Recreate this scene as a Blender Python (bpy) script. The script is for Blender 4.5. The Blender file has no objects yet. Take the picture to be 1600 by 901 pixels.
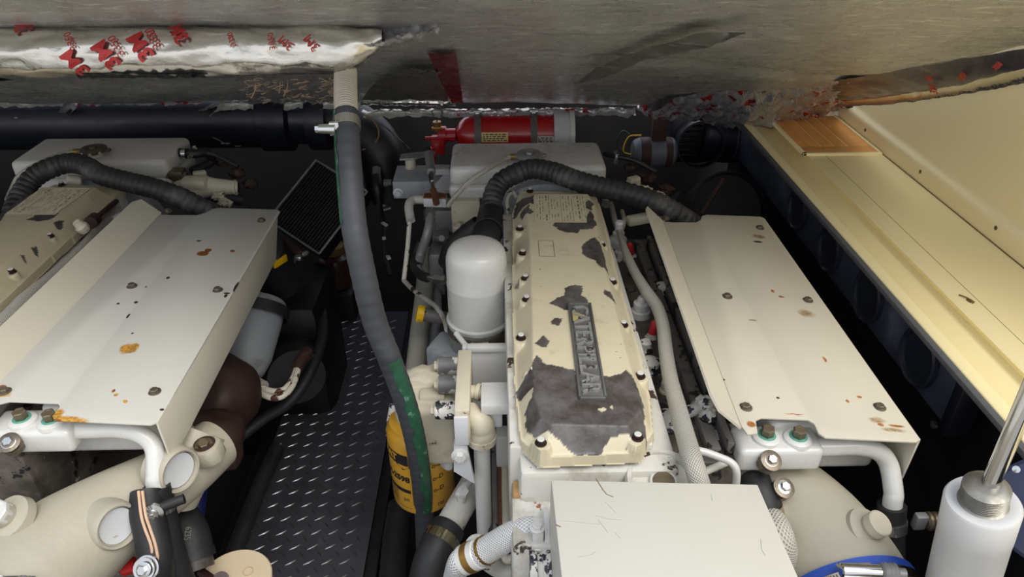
import bpy, bmesh, math, random
import numpy as np
from mathutils import Vector, Matrix, Quaternion, noise

S = bpy.context.scene
COL = S.collection
PI = math.pi

# ------------------------------------------------------------------ camera
FPX = 1130.0                       # focal length in pixels of the 1600x901 frame
TH = math.radians(31.94)           # looking down
PSI = math.radians(1.42)           # turned slightly right
CAM = Vector((0, 0, 1.55))
cF = Vector((math.sin(PSI)*math.cos(TH), math.cos(PSI)*math.cos(TH), -math.sin(TH)))
cR = Vector((math.cos(PSI), -math.sin(PSI), 0))
cU = cR.cross(cF)
cd = bpy.data.cameras.new('camera')
cam = bpy.data.objects.new('camera', cd)
COL.objects.link(cam)
cd.sensor_width = 36
cd.lens = FPX/1600*36
cd.clip_start = .02
cam.matrix_world = Matrix(((cR.x, cU.x, -cF.x, CAM.x), (cR.y, cU.y, -cF.y, CAM.y), (cR.z, cU.z, -cF.z, CAM.z), (0, 0, 0, 1)))
S.camera = cam

# ------------------------------------------------------------------ world, sun, exposure
W = bpy.data.worlds.new('world'); S.world = W; W.use_nodes = True
wn = W.node_tree; wn.nodes.clear()
wo = wn.nodes.new('ShaderNodeOutputWorld'); wb = wn.nodes.new('ShaderNodeBackground')
wt = wn.nodes.new('ShaderNodeTexCoord'); ws = wn.nodes.new('ShaderNodeSeparateXYZ')
wr = wn.nodes.new('ShaderNodeValToRGB')
wr.color_ramp.elements[0].position = 0.0; wr.color_ramp.elements[0].color = (.30, .28, .25, 1)
e = wr.color_ramp.elements.new(.47); e.color = (.55, .54, .52, 1)
e = wr.color_ramp.elements.new(.53); e.color = (.98, .98, 1.0, 1)
wr.color_ramp.elements[-1].position = 1.0; wr.color_ramp.elements[-1].color = (.66, .78, 1.0, 1)
wm = wn.nodes.new('ShaderNodeMath'); wm.operation = 'MULTIPLY_ADD'; wm.inputs[1].default_value = .5; wm.inputs[2].default_value = .5
wn.links.new(wt.outputs['Generated'], ws.inputs[0]); wn.links.new(ws.outputs['Z'], wm.inputs[0])
wn.links.new(wm.outputs[0], wr.inputs[0]); wn.links.new(wr.outputs[0], wb.inputs[0]); wn.links.new(wb.outputs[0], wo.inputs[0])
wb.inputs[1].default_value = 1.32
sl = bpy.data.lights.new('sun', 'SUN'); sun = bpy.data.objects.new('sun', sl); COL.objects.link(sun)
sl.energy = 2.6; sl.angle = math.radians(45); sl.color = (1.0, .93, .82)
sun.rotation_euler = Vector((.40, -.46, 1.0)).to_track_quat('Z', 'Y').to_euler()   # hazy sun high behind the camera
S.view_settings.view_transform = 'Standard'; S.view_settings.look = 'None'
S.view_settings.exposure = 0.0; S.view_settings.gamma = 1.0
try: S.view_settings.use_curve_mapping = False
except Exception: pass

# ------------------------------------------------------------------ measuring helpers (pixel of the photo -> point in the room)
def ray(px, py): return cF + (px-800)/FPX*cR - (py-450.5)/FPX*cU
def MZ(px, py, z): d = ray(px, py); return CAM + d*((z-CAM.z)/d.z)
def MY(px, py, y): d = ray(px, py); return CAM + d*(y/d.y)
def MX(px, py, x): d = ray(px, py); return CAM + d*(x/d.x)
def MT(px, py, t): return CAM + ray(px, py)*t
V = Vector

# ------------------------------------------------------------------ mesh helpers
class MB:
    def __init__(s): s.v = []; s.f = []; s.m = []; s.uv = {}; s.mi = 0
    def add(s, vs, fs, uvs=None):
        b = len(s.v); s.v += [V(p) for p in vs]
        for i, f in enumerate(fs):
            if uvs: s.uv[len(s.f)] = uvs[i]
            s.f.append([b+j for j in f]); s.m.append(s.mi)
        return s
    def bm(s, bm, M=None):
        bm.verts.ensure_lookup_table()
        for i, v in enumerate(bm.verts): v.index = i
        s.add([(M @ v.co if M else v.co.copy()) for v in bm.verts], [[v.index for v in f.verts] for f in bm.faces]); bm.free(); return s
    def box(s, lo, hi, bev=.003, M=None, seg=2):
        lo, hi = V(lo), V(hi); bm = bmesh.new(); bmesh.ops.create_cube(bm, size=1)
        for v in bm.verts: v.co = V(((v.co.x+.5)*(hi.x-lo.x)+lo.x, (v.co.y+.5)*(hi.y-lo.y)+lo.y, (v.co.z+.5)*(hi.z-lo.z)+lo.z))
        if bev > 0: bmesh.ops.bevel(bm, geom=bm.edges[:], offset=bev, segments=seg, profile=.5, affect='EDGES', clamp_overlap=True)
        return s.bm(bm, M)
    def cbox(s, c, size, bev=.003, rot=None, seg=2):
        h = V(size)/2; M = Matrix.Translation(V(c)) @ (rot.to_4x4() if rot else Matrix.Identity(4))
        return s.box(-h, h, bev, M, seg)
    def prism(s, pts, z0, z1, bev=.002, M=None, seg=2):
        """polygon in x,y pushed from z0 to z1"""
        bm = bmesh.new(); a = [bm.verts.new((p[0], p[1], z0)) for p in pts]; f = bm.faces.new(a)
        r = bmesh.ops.extrude_face_region(bm, geom=[f])
        for g in r['geom']:
            if isinstance(g, bmesh.types.BMVert): g.co.z = z1
        bmesh.ops.recalc_face_normals(bm, faces=bm.faces[:])
        if bev > 0: bmesh.ops.bevel(bm, geom=bm.edges[:], offset=bev, segments=seg, profile=.5, affect='EDGES', clamp_overlap=True)
        return s.bm(bm, M)
    def rings(s, rs, caps=True, uvs=None):
        n = len(rs[0]); b = len(s.v); s.v += [V(p) for r in rs for p in r]
        for i in range(len(rs)-1):
            for j in range(n):
                k = (j+1) % n
                if uvs: s.uv[len(s.f)] = [(j/n, uvs[i]), ((j+1)/n, uvs[i]), ((j+1)/n, uvs[i+1]), (j/n, uvs[i+1])]
                s.f.append([b+i*n+j, b+i*n+k, b+(i+1)*n+k, b+(i+1)*n+j]); s.m.append(s.mi)
        if caps:
            s.f.append([b+j for j in range(n)][::-1]); s.m.append(s.mi)
            s.f.append([b+(len(rs)-1)*n+j for j in range(n)]); s.m.append(s.mi)
        return s
    def lathe(s, prof, c, axis=(0, 0, 1), n=32, caps=True, ref=None):
        """prof: (radius, height along axis)"""
        ax = V(axis).normalized(); u = V(ref) if ref else (V((1, 0, 0)) if abs(ax.x) < .9 else V((0, 1, 0)))
        u = (u-ax*u.dot(ax)).normalized(); w = ax.cross(u); c = V(c)
        return s.rings([[c+ax*h+(u*math.cos(2*PI*j/n)+w*math.sin(2*PI*j/n))*max(r, 1e-5) for j in range(n)] for r, h in prof], caps)
    def cyl(s, a, b, r, r2=None, n=24, bev=0.0):
        a, b = V(a), V(b); L = (b-a).length; r2 = r if r2 is None else r2
        pr = [(r, 0), (r2, L)] if not bev else [(r-bev, 0), (r, bev), (r2, L-bev), (r2-bev, L)]
        return s.lathe(pr, a, b-a, n)
    def tube(s, pts, r, n=16, res=10, rf=None, caps=True, smooth=True, step=None):
        """round tube along a smooth path; rf(distance, total) multiplies the radius"""
        P = curve(pts, res) if smooth else [V(p) for p in pts]
        if step: P = resample(P, step)
        rs = []; d = 0; tot = sum((P[i+1]-P[i]).length for i in range(len(P)-1)); us = []
        t = (P[1]-P[0]).normalized(); u = t.orthogonal().normalized()
        rr = r if hasattr(r, '__len__') else None
        for i, p in enumerate(P):
            t2 = (P[min(i+1, len(P)-1)]-P[max(i-1, 0)]).normalized()
            q = t.rotation_difference(t2); u = (q @ u); u = (u-t2*u.dot(t2)).normalized(); t = t2; w = t.cross(u)
            if i: d += (P[i]-P[i-1]).length
            if rr:
                g = d/tot*(len(rr)-1); k = min(int(g), len(rr)-2); R = rr[k]+(rr[k+1]-rr[k])*(g-k)
            else: R = r
            if rf: R *= rf(d, tot)
            us.append(d); rs.append([p+(u*math.cos(2*PI*j/n)+w*math.sin(2*PI*j/n))*R for j in range(n)])
        return s.rings(rs, caps, us)
    def ring(s, c, axis, r, h, th, n=40):
        return s.lathe([(r-th, 0), (r, 0), (r, h), (r-th, h), (r-th, 0)], c, axis, n, caps=False)
    def sphere(s, c, r, sc=(1, 1, 1), seg=20, amp=0, fr=8, M=None):
        bm = bmesh.new(); bmesh.ops.create_uvsphere(bm, u_segments=seg, v_segments=seg*2//3, radius=1)
        for v in bm.verts:
            k = 1+amp*noise.noise(v.co*fr*.2+V(c)*9) if amp else 1
            v.co = V((v.co.x*sc[0], v.co.y*sc[1], v.co.z*sc[2]))*r*k+V(c)
        return s.bm(bm, M)
    def hexa(s, c, axis, r, h, n=6):
        return s.lathe([(r*.85, 0), (r, h*.08), (r, h*.85), (r*.86, h)], c, axis, n)
    def plate(s, pts, n, th, bev=0.0):
        """flat polygon given by 3D points, thickness th along -n"""
        n = V(n).normalized(); m = len(pts); a = [V(p) for p in pts]; b = [p-n*th for p in a]
        s.add(a+b, [list(range(m)), list(range(2*m-1, m-1, -1))]+[[i, m+i, m+(i+1) % m, (i+1) % m] for i in range(m)]); return s
def curve(pts, res=10):
    P = [V(p) for p in pts]
    if len(P) < 3: return [P[0].lerp(P[-1], i/res) for i in range(res+1)]
    Q = [P[0]*2-P[1]]+P+[P[-1]*2-P[-2]]; out = []
    for i in range(1, len(Q)-2):
        a, b, c, d = Q[i-1], Q[i], Q[i+1], Q[i+2]
        for k in range(res):
            t = k/res; out.append(.5*((2*b)+(c-a)*t+(2*a-5*b+4*c-d)*t*t+(3*b-a-3*c+d)*t**3))
    out.append(P[-1]); return out
def resample(P, step):
    out = [P[0]]; acc = 0
    for i in range(1, len(P)):
        a, b = P[i-1], P[i]; L = (b-a).length
        while acc+L >= step:
            a = a.lerp(b, (step-acc)/L); out.append(a.copy()); L = (b-a).length; acc = 0
        acc += L
    if (out[-1]-P[-1]).length > step*.3: out.append(P[-1])
    return out

WORG = {}
def mesh_of(name, mb, mats, org, ang=35, attr=None):
    me = bpy.data.meshes.new(name)
    me.from_pydata([tuple(v-org) for v in mb.v], [], mb.f)
    for m in (mats if isinstance(mats, (list, tuple)) else [mats]): me.materials.append(m)
    me.polygons.foreach_set('material_index', mb.m)
    if mb.uv:
        uvl = me.uv_layers.new(name='UVMap'); k = 0
        for i, p in enumerate(me.polygons):
            if i in mb.uv:
                for a, li in enumerate(p.loop_indices): uvl.data[li].uv = mb.uv[i][a]
    bm = bmesh.new(); bm.from_mesh(me); bmesh.ops.recalc_face_normals(bm, faces=bm.faces[:]); bm.to_mesh(me); bm.free()
    me.shade_smooth(); me.set_sharp_from_angle(angle=math.radians(ang))
    return me
def part(name, mb, mats, parent=None, label=None, kind=None, org=None, cat=None, group=None, ang=35):
    if org is None:
        lo = [min(v[i] for v in mb.v) for i in range(3)]; hi = [max(v[i] for v in mb.v) for i in range(3)]
        org = V(((lo[0]+hi[0])/2, (lo[1]+hi[1])/2, lo[2]))
    me = mesh_of(name, mb, mats, org, ang)
    o = bpy.data.objects.new(name, me); COL.objects.link(o)
    po = WORG[parent.name] if parent else V((0, 0, 0))
    o.location = org-po; WORG[o.name] = V(org)
    if parent: o.parent = parent
    if label: o['label'] = label
    if kind: o['kind'] = kind
    if cat: o['category'] = cat
    if group: o['group'] = group
    return o
def thing(name, label, cat, loc, group=None):
    o = bpy.data.objects.new(name, None); COL.objects.link(o); o.location = loc; WORG[o.name] = V(loc)
    o.empty_display_size = .05
    o['label'] = label; o['category'] = cat
    if group: o['group'] = group
    return o
CACHE = {}
def inst(name, key, build, mats, parent, pos, axis=(0, 0, 1), sc=1.0, spin=0.0, label=None):
    """small repeated part sharing one mesh; unit mesh stands on the origin along +z"""
    if key not in CACHE:
        mb = MB(); build(mb); CACHE[key] = mesh_of(name, mb, mats, V((0, 0, 0)))
    o = bpy.data.objects.new(name, CACHE[key]); COL.objects.link(o)
    po = WORG[parent.name]; o.parent = parent; o.location = V(pos)-po; WORG[o.name] = V(pos)
    o.rotation_mode = 'QUATERNION'; o.rotation_quaternion = V(axis).to_track_quat('Z', 'Y') @ Quaternion((0, 0, 1), spin)
    o.scale = (sc, sc, sc)
    if label: o['label'] = label
    return o

# ------------------------------------------------------------------ materials
def lin(c):
    f = lambda x: x/12.92 if x <= .04045 else ((x+.055)/1.055)**2.4
    return tuple(f(x/255) for x in c)+(1,)
class NT:
    def __init__(s, name):
        s.mat = bpy.data.materials.new(name); s.mat.use_nodes = True; s.t = s.mat.node_tree; s.t.nodes.clear()
        s.out = s.n('ShaderNodeOutputMaterial'); s.b = s.n('ShaderNodeBsdfPrincipled'); s.l(s.b.outputs[0], s.out.inputs[0])
        s.tc = s.n('ShaderNodeTexCoord'); s.co = s.tc.outputs['Object']
    def n(s, t, **k):
        x = s.t.nodes.new(t)
        for a, b in k.items(): setattr(x, a, b)
        return x
    def l(s, a, b): s.t.links.new(a, b)
    def noise(s, sc, det=4, rough=.55, co=None, dist=0):
        x = s.n('ShaderNodeTexNoise'); x.inputs['Scale'].default_value = sc; x.inputs['Detail'].default_value = det
        x.inputs['Roughness'].default_value = rough; x.inputs['Distortion'].default_value = dist
        s.l(co or s.co, x.inputs['Vector']); return x.outputs['Fac']
    def ramp(s, f, a, b, ca=(0, 0, 0, 1), cb=(1, 1, 1, 1)):
        x = s.n('ShaderNodeValToRGB'); x.color_ramp.elements[0].position = a; x.color_ramp.elements[0].color = ca
        x.color_ramp.elements[1].position = b; x.color_ramp.elements[1].color = cb; s.l(f, x.inputs[0]); return x.outputs[0]
    def mix(s, f, a, b):
        x = s.n('ShaderNodeMix', data_type='RGBA')
        if hasattr(f, 'default_value') or hasattr(f, 'links'): s.l(f, x.inputs[0])
        else: x.inputs[0].default_value = f
        for k, c in ((6, a), (7, b)):
            if isinstance(c, tuple): x.inputs[k].default_value = c
            else: s.l(c, x.inputs[k])
        return x.outputs[2]
    def math(s, op, a, b=None, c=None):
        x = s.n('ShaderNodeMath', operation=op)
        for i, q in enumerate((a, b, c)):
            if q is None: continue
            if isinstance(q, (int, float)): x.inputs[i].default_value = q
            else: s.l(q, x.inputs[i])
        return x.outputs[0]
    def bump(s, h, st, dist=.001, prev=None):
        x = s.n('ShaderNodeBump'); x.inputs['Strength'].default_value = st; x.inputs['Distance'].default_value = dist
        s.l(h, x.inputs['Height'])
        if prev is not None: s.l(prev, x.inputs['Normal'])
        return x.outputs[0]
    def stretch(s, v):
        x = s.n('ShaderNodeMapping'); x.inputs['Scale'].default_value = v; s.l(s.co, x.inputs[0]); return x.outputs[0]
    def spots(s, lst, jag=.006, soft=.25):
        """0..1 mask of a few ragged ellipses (x, y, rx, ry) in object space"""
        nz = s.n('ShaderNodeTexNoise'); nz.inputs['Scale'].default_value = 60; nz.inputs['Detail'].default_value = 5; s.l(s.co, nz.inputs['Vector'])
        mv = s.n('ShaderNodeVectorMath', operation='MULTIPLY_ADD'); s.l(nz.outputs['Color'], mv.inputs[0]); mv.inputs[1].default_value = (jag*4,)*3
        s.l(s.co, mv.inputs[2]); acc = None
        for (x, y, rx, ry) in lst:
            mp = s.n('ShaderNodeMapping', vector_type='POINT'); mp.inputs['Scale'].default_value = (1/rx, 1/ry, 0)
            mp.inputs['Location'].default_value = (-(x+jag*2)/rx, -(y+jag*2)/ry, 0); s.l(mv.outputs[0], mp.inputs[0])
            ln = s.n('ShaderNodeVectorMath', operation='LENGTH'); s.l(mp.outputs[0], ln.inputs[0])
            acc = ln.outputs['Value'] if acc is None else s.math('MINIMUM', acc, ln.outputs['Value'])
        return s.ramp(acc, 1-soft, 1.0, (1, 1, 1, 1), (0, 0, 0, 1))
def mat(name, col, rough=.5, metal=0.0, var=.12, vs=7, bump=.15, bs=70, dirt_sheen=None, chip=None, rust=None, spots=None, coat=0, bd=.001):
    N = NT(name); c = lin(col)
    dk = tuple(x*(1-var) for x in c[:3])+(1,); lt = tuple(min(1, x*(1+var*.6)) for x in c[:3])+(1,)
    base = N.mix(N.ramp(N.noise(vs, 6), .3, .7), dk, lt)
    if dirt_sheen:   # (colour, amount threshold, scale)
        base = N.mix(N.ramp(N.noise(dirt_sheen[2], 8, .65), dirt_sheen[1], dirt_sheen[1]+.22), base, lin(dirt_sheen[0]))
    for ch in (chip, rust):
        if ch:
            m = N.ramp(N.noise(ch[2], 7, .6), ch[1], ch[1]+.012); base = N.mix(m, base, lin(ch[0]))
    if spots:
        for sp in spots:
            c2 = lin(sp[0]); base = N.mix(N.spots(sp[1], sp[2], sp[3]), base, N.mix(N.ramp(N.noise(160, 5, .7), .42, .58), c2, tuple(x*.5 for x in c2[:3])+(1,)))
    N.l(base, N.b.inputs['Base Color']); N.b.inputs['Metallic'].default_value = metal
    rr = N.ramp(N.noise(vs*3, 4), .3, .7, (max(.03, rough-.08),)*3+(1,), (min(1, rough+.08),)*3+(1,)); N.l(rr, N.b.inputs['Roughness'])
    if bump: N.l(N.bump(N.noise(bs, 5), bump, bd), N.b.inputs['Normal'])
    if coat: N.b.inputs['Coat Weight'].default_value = coat
    return N.mat

mWhite = mat('white_engine_paint', (222, 219, 207), .42, var=.07, dirt_sheen=((170, 160, 138), .60, 9), chip=((70, 58, 50), .735, 26), bump=.2, bs=90)
mWhiteClean = mat('smooth_white_enamel', (206, 205, 200), .3, var=.05, dirt_sheen=((184, 176, 156), .58, 9), chip=((92, 72, 58), .76, 40), bump=.08, bs=60, coat=.3)
mWhiteWorn = mat('worn_white_engine_paint', (200, 197, 187), .5, var=.1, dirt_sheen=((140, 128, 108), .50, 9), chip=((58, 46, 40), .615, 24), rust=((140, 88, 50), .68, 14), bump=.4, bs=70)
mCreamPaint = mat('yellowed_engine_paint', (202, 194, 172), .48, var=.08, dirt_sheen=((150, 134, 104), .54, 12), chip=((64, 54, 46), .65, 24), bump=.3, bs=60)
mGreyCast = mat('grey_cast_aluminium', (150, 150, 148), .5, .35, var=.15, dirt_sheen=((92, 88, 82), .52, 14), bump=.4, bs=120)
mGreyPaint = mat('grey_paint', (150, 154, 158), .5, var=.12, dirt_sheen=((86, 84, 80), .55, 12), bump=.2)
mElbow = mat('sand_cast_elbow_paint', (174, 168, 150), .5, var=.10, vs=4, dirt_sheen=((146, 136, 114), .55, 6), bump=.45, bs=110, bd=.0015)
mDarkCast = mat('oily_dark_casting', (74, 68, 62), .45, .1, var=.35, vs=14, dirt_sheen=((120, 112, 102), .5, 9), chip=((30, 28, 30), .60, 16), rust=((168, 162, 152), .67, 22), bump=.6, bs=60, bd=.002)
mDarkRail = mat('dusty_dark_rail', (112, 108, 104), .55, .1, var=.25, vs=12, chip=((40, 38, 38), .58, 30), bump=.5, bs=80)
mRubber = mat('black_rubber', (34, 34, 35), .55, var=.25, vs=10, dirt_sheen=((66, 64, 60), .62, 12), bump=.25, bs=120)
mRubberDusty = mat('dusty_grey_hose_rubber', (58, 60, 65), .6, var=.2, vs=14, dirt_sheen=((74, 77, 83), .55, 16), bump=.3, bs=90)
mBlack = mat('black_paint', (14, 14, 16), .5, var=.3, bump=.2)
mNavy = mat('dark_navy_pipe_paint', (22, 25, 34), .38, var=.2, dirt_sheen=((52, 58, 74), .62, 5), bump=.2, bs=30)
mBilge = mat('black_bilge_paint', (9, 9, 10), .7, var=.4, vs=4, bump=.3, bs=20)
mBulk = mat('brown_black_bulkhead', (18, 15, 14), .6, var=.35, vs=5, dirt_sheen=((32, 24, 20), .6, 6), bump=.3, bs=30)
mGirder = mat('blue_black_girder_paint', (66, 72, 88), .36, var=.3, vs=8, dirt_sheen=((112, 120, 140), .56, 6), bump=.3, bs=60)  # pale blue noise patches paint a sheen into the girder colour
mSteel = mat('bright_steel', (200, 200, 198), .22, .95, var=.08, bump=.08)
mBand = mat('stainless_band', (190, 178, 150), .2, 1.0, var=.1, bump=.06)
mChrome = mat('chrome_rod', (205, 205, 205), .12, 1.0, var=.04, bump=.02)
mBolt = mat('weathered_bolt_steel', (128, 118, 104), .4, .7, var=.25, vs=120, bump=.3, bs=300)
mRustBolt = mat('rusty_bolt', (120, 78, 48), .6, .4, var=.35, vs=120, bump=.4, bs=300)
mBrown = mat('rust_brown_casting', (66, 46, 38), .6, .2, var=.3, vs=9, bump=.5, bs=60, bd=.002)
mRed = mat('red_extinguisher_paint', (176, 22, 26), .3, var=.12, vs=4, bump=.05, coat=.4)
mRedPlastic = mat('red_plastic', (205, 40, 42), .4, var=.1, bump=.05)
mYellowCap = mat('yellow_plastic', (232, 184, 22), .4, var=.08, bump=.05)
mRibHose = mat('dusty_ribbed_rubber', (46, 45, 45), .55, var=.3, vs=12, dirt_sheen=((104, 101, 97), .50, 10), bump=.3, bs=120)
mYellowFilter = mat('yellow_filter_can', (198, 148, 46), .35, var=.08, vs=4, bump=.05, coat=.2)
mPrintBlack = mat('black_print', (24, 22, 22), .5, var=.1, bump=0)
mPrintRed = mat('red_print_on_foil', (186, 52, 50), .35, .3, var=.2, vs=30, bump=.1)
mGreyTag = mat('grey_painted_bracket', (200, 201, 202), .45, var=.05, bump=.05)
N = NT('cream_gelcoat'); N.b.inputs['Base Color'].default_value = lin((250, 234, 180)); N.b.inputs['Roughness'].default_value = .38; mCream = N.mat
N = NT('cream_side_wall'); N.b.inputs['Base Color'].default_value = lin((250, 232, 180)); N.b.inputs['Roughness'].default_value = .45; mCreamWall = N.mat
mSeal = mat('grey_rubber_edge_seal', (86, 88, 88), .7, var=.15, vs=80, bump=.4, bs=300)
mTeak = mat('orange_teak_slat', (236, 170, 96), .5, var=.12, vs=20, bump=.2, bs=80)
mGreen = mat('green_worn_tape', (36, 84, 60), .5, var=.35, vs=60, chip=((90, 128, 104), .62, 60), bump=.3)
mBlueHose = mat('blue_hose', (26, 32, 86), .4, var=.15, bump=.1)
mBlueBand = mat('blue_silicone', (46, 84, 180), .4, var=.08, bump=.05)
mLid = mat('dark_blue_lid_paint', (40, 44, 56), .3, var=.2, bump=.1)
mTeal = mat('teal_sealant', (96, 158, 140), .6, var=.2, vs=60, bump=.3)
mStripe = mat('tan_hose_stripe', (206, 172, 142), .5, var=.08, bump=0)
mDisc = mat('cream_disc_paint', (208, 192, 162), .45, var=.06, dirt_sheen=((170, 150, 120), .66, 20), bump=.1)
mLabel = mat('pale_label', (226, 204, 130), .5, var=.05, bump=0)
mLabelWhite = mat('white_label', (214, 212, 206), .5, var=.05, bump=0)
mNick = mat('nicked_brass', (150, 116, 60), .4, .7, var=.2, bump=.2)
mBlueDisc = mat('chipped_dark_blue_paint', (44, 52, 78), .5, var=.2, chip=((120, 126, 140), .66, 40), bump=.3)
mAmber = mat('brown_tinted_bottle', (70, 44, 36), .3, var=.2, bump=.05)
mOchre = mat('ochre_cap', (124, 98, 50), .5, var=.2, bump=.1)

mMottle = mat('white_paint_flaking_off_black', (214, 210, 200), .45, var=.1, chip=((36, 38, 46), .50, 55), bump=.4)
mWhiteChip = mat('white_paint_with_rust_chips', (220, 216, 200), .45, var=.06, chip=((84, 44, 26), .59, 44), bump=.2)
mGreyTube = mat('grey_white_tube_paint', (170, 168, 156), .55, var=.1, chip=((46, 44, 44), .74, 30), bump=.3)
mRustPaint = mat('orange_rust_on_paint', (190, 150, 96), .6, var=.3, vs=30, rust=((110, 64, 32), .5, 40), bump=.4)

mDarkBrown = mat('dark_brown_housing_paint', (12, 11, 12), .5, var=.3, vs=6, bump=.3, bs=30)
mDarkRail2 = mat('scuffed_black_casting', (40, 40, 44), .45, .2, var=.3, vs=12, dirt_sheen=((86, 88, 94), .62, 12), bump=.4)
mTeal2 = mat('dark_green_wire', (34, 62, 58), .5, bump=0)
mBlueGrey = mat('blue_grey_motor_paint', (98, 100, 106), .5, var=.2, dirt_sheen=((66, 60, 60), .55, 20), bump=.3)
mBlueGreyD = mat('dark_blue_grey_ring', (60, 66, 80), .4, var=.2, bump=.2)
mFin = mat('black_fin', (58, 55, 60), .35, .4, var=.2, bump=0)
mTread = mat('worn_black_tread_plate', (70, 69, 75), .45, .25, var=.3, vs=6, dirt_sheen=((104, 104, 112), .62, 10), bump=.3, bs=90)
mTreadLow = mat('dark_tread_bar', (84, 84, 90), .4, .6, var=.3, vs=20, bump=.1)
mTreadBar = mat('pale_tread_bar', (196, 196, 202), .3, .85, var=.2, vs=40, bump=.1)  # bars along one diagonal are paler than those along the other
mRamWhite = mat('chipped_white_ram_paint', (206, 205, 202), .4, var=.05, chip=((150, 140, 122), .72, 34), bump=.15)
mSteelDull = mat('dirty_threaded_steel', (150, 146, 136), .4, .7, var=.3, vs=40, bump=.3)
mRustDark = mat('dark_red_brown_lever', (52, 28, 28), .5, var=.2, bump=.2)
mBox = mat('scratched_box_paint', (200, 196, 183), .42, var=.03, vs=4, dirt_sheen=((182, 172, 148), .68, 9), bump=.08, bs=60)

def foil_mat(name, col, rough, weave=False, crinkle=.5, printy=0):
    N = NT(name); c = lin(col)
    big = N.noise(3.5, 5, .6); base = N.mix(N.ramp(big, .3, .7), tuple(x*.82 for x in c[:3])+(1,), c)
    if weave:
        st = N.noise(16, 8, .7, N.stretch((1.0, 5, 5)))
        base = N.mix(N.ramp(st, .54, .66), base, tuple(x*1.5 for x in c[:3])+(1,))
        base = N.mix(N.ramp(N.noise(9, 6, .7, N.stretch((.8, 4, 4))), .56, .74), base, tuple(x*.42 for x in c[:3])+(1,))
    if printy:
        p = N.ramp(N.noise(22, 3, .5), printy, printy+.02); base = N.mix(p, base, lin((176, 44, 44)))
    N.l(base, N.b.inputs['Base Color']); N.b.inputs['Metallic'].default_value = .5 if weave else (.72 if printy else .92)
    N.l(N.ramp(N.noise(20, 5), .3, .7, (rough-.08,)*3+(1,), (rough+.12,)*3+(1,)), N.b.inputs['Roughness'])
    b = N.bump(N.noise(14, 6, .6), crinkle, .006) if not weave else N.bump(N.noise(9, 7, .65, N.stretch((.7, 2.5, 2.5))), crinkle, .0035)
    if weave:
        w1 = N.n('ShaderNodeTexWave'); w1.bands_direction = 'DIAGONAL'; w1.inputs['Scale'].default_value = 70; N.l(N.co, w1.inputs['Vector'])
        b = N.bump(N.noise(60, 8, .75, N.stretch((1, 4, 4))), .6, .002, b); b = N.bump(w1.outputs['Fac'], .25, .0006, b)
    N.l(b, N.b.inputs['Normal']); return N.mat
mFoil = foil_mat('woven_foil_insulation', (204, 202, 196), .27, True, .9)
mFoilShiny = foil_mat('crinkled_foil_tape', (232, 229, 222), .11, False, 1.0)
mFoilPrint = foil_mat('printed_foil_tape', (200, 198, 200), .14, False, 1.0, .60)
mFoilDark = foil_mat('dark_printed_foil_edge', (92, 87, 92), .24, False, .4, .66)

mFoilBeam = foil_mat('smooth_wrapped_foil', (214, 210, 200), .2, False, .45)
mFoilShade = foil_mat('shaded_woven_foil', (120, 117, 112), .3, True, .7)  # darker copy of the woven foil, shade put into its colour
mFoilRed = foil_mat('red_printed_foil_band', (150, 60, 64), .28, False, .8, .62)
mFoilNight = foil_mat('dark_gap_foil', (40, 42, 52), .2, False, .8)
for m_, v_ in ((mFoilDark, .35), (mFoilPrint, .55)): m_.node_tree.nodes['Principled BSDF'].inputs['Metallic'].default_value = v_
def braid_mat(name, col, s1=60, s2=900, bumpd=.0015):
    N = NT(name); N.co = N.tc.outputs['UV']; c = lin(col)
    sp = N.n('ShaderNodeSeparateXYZ'); N.l(N.co, sp.inputs[0])
    a = N.math('MULTIPLY', sp.outputs[0], 2*PI*22); b = N.math('MULTIPLY', sp.outputs[1], s2*1.6)
    w1 = N.math('SINE', N.math('ADD', a, b)); w2 = N.math('SINE', N.math('SUBTRACT', a, b)); h = N.math('MAXIMUM', w1, w2)
    base = N.mix(N.ramp(h, .0, .75), tuple(x*.68 for x in c[:3])+(1,), c); N.l(base, N.b.inputs['Base Color'])
    N.b.inputs['Roughness'].default_value = .55; N.l(N.bump(h, .8, bumpd), N.b.inputs['Normal']); return N.mat
mBraid = braid_mat('painted_white_braid', (226, 226, 224))
mBraidGrey = braid_mat('dirty_grey_braid', (206, 201, 188))
N = NT('clear_corrugated_plastic'); N.b.inputs['Base Color'].default_value = lin((222, 214, 196)); N.b.inputs['Roughness'].default_value = .25; N.b.inputs['Transmission Weight'].default_value = .45; mClear = N.mat
N = NT('clear_vinyl_tube'); N.b.inputs['Base Color'].default_value = lin((224, 220, 206)); N.b.inputs['Roughness'].default_value = .12; N.b.inputs['Transmission Weight'].default_value = .7; N.b.inputs['IOR'].default_value = 1.4; mVinyl = N.mat

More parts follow.
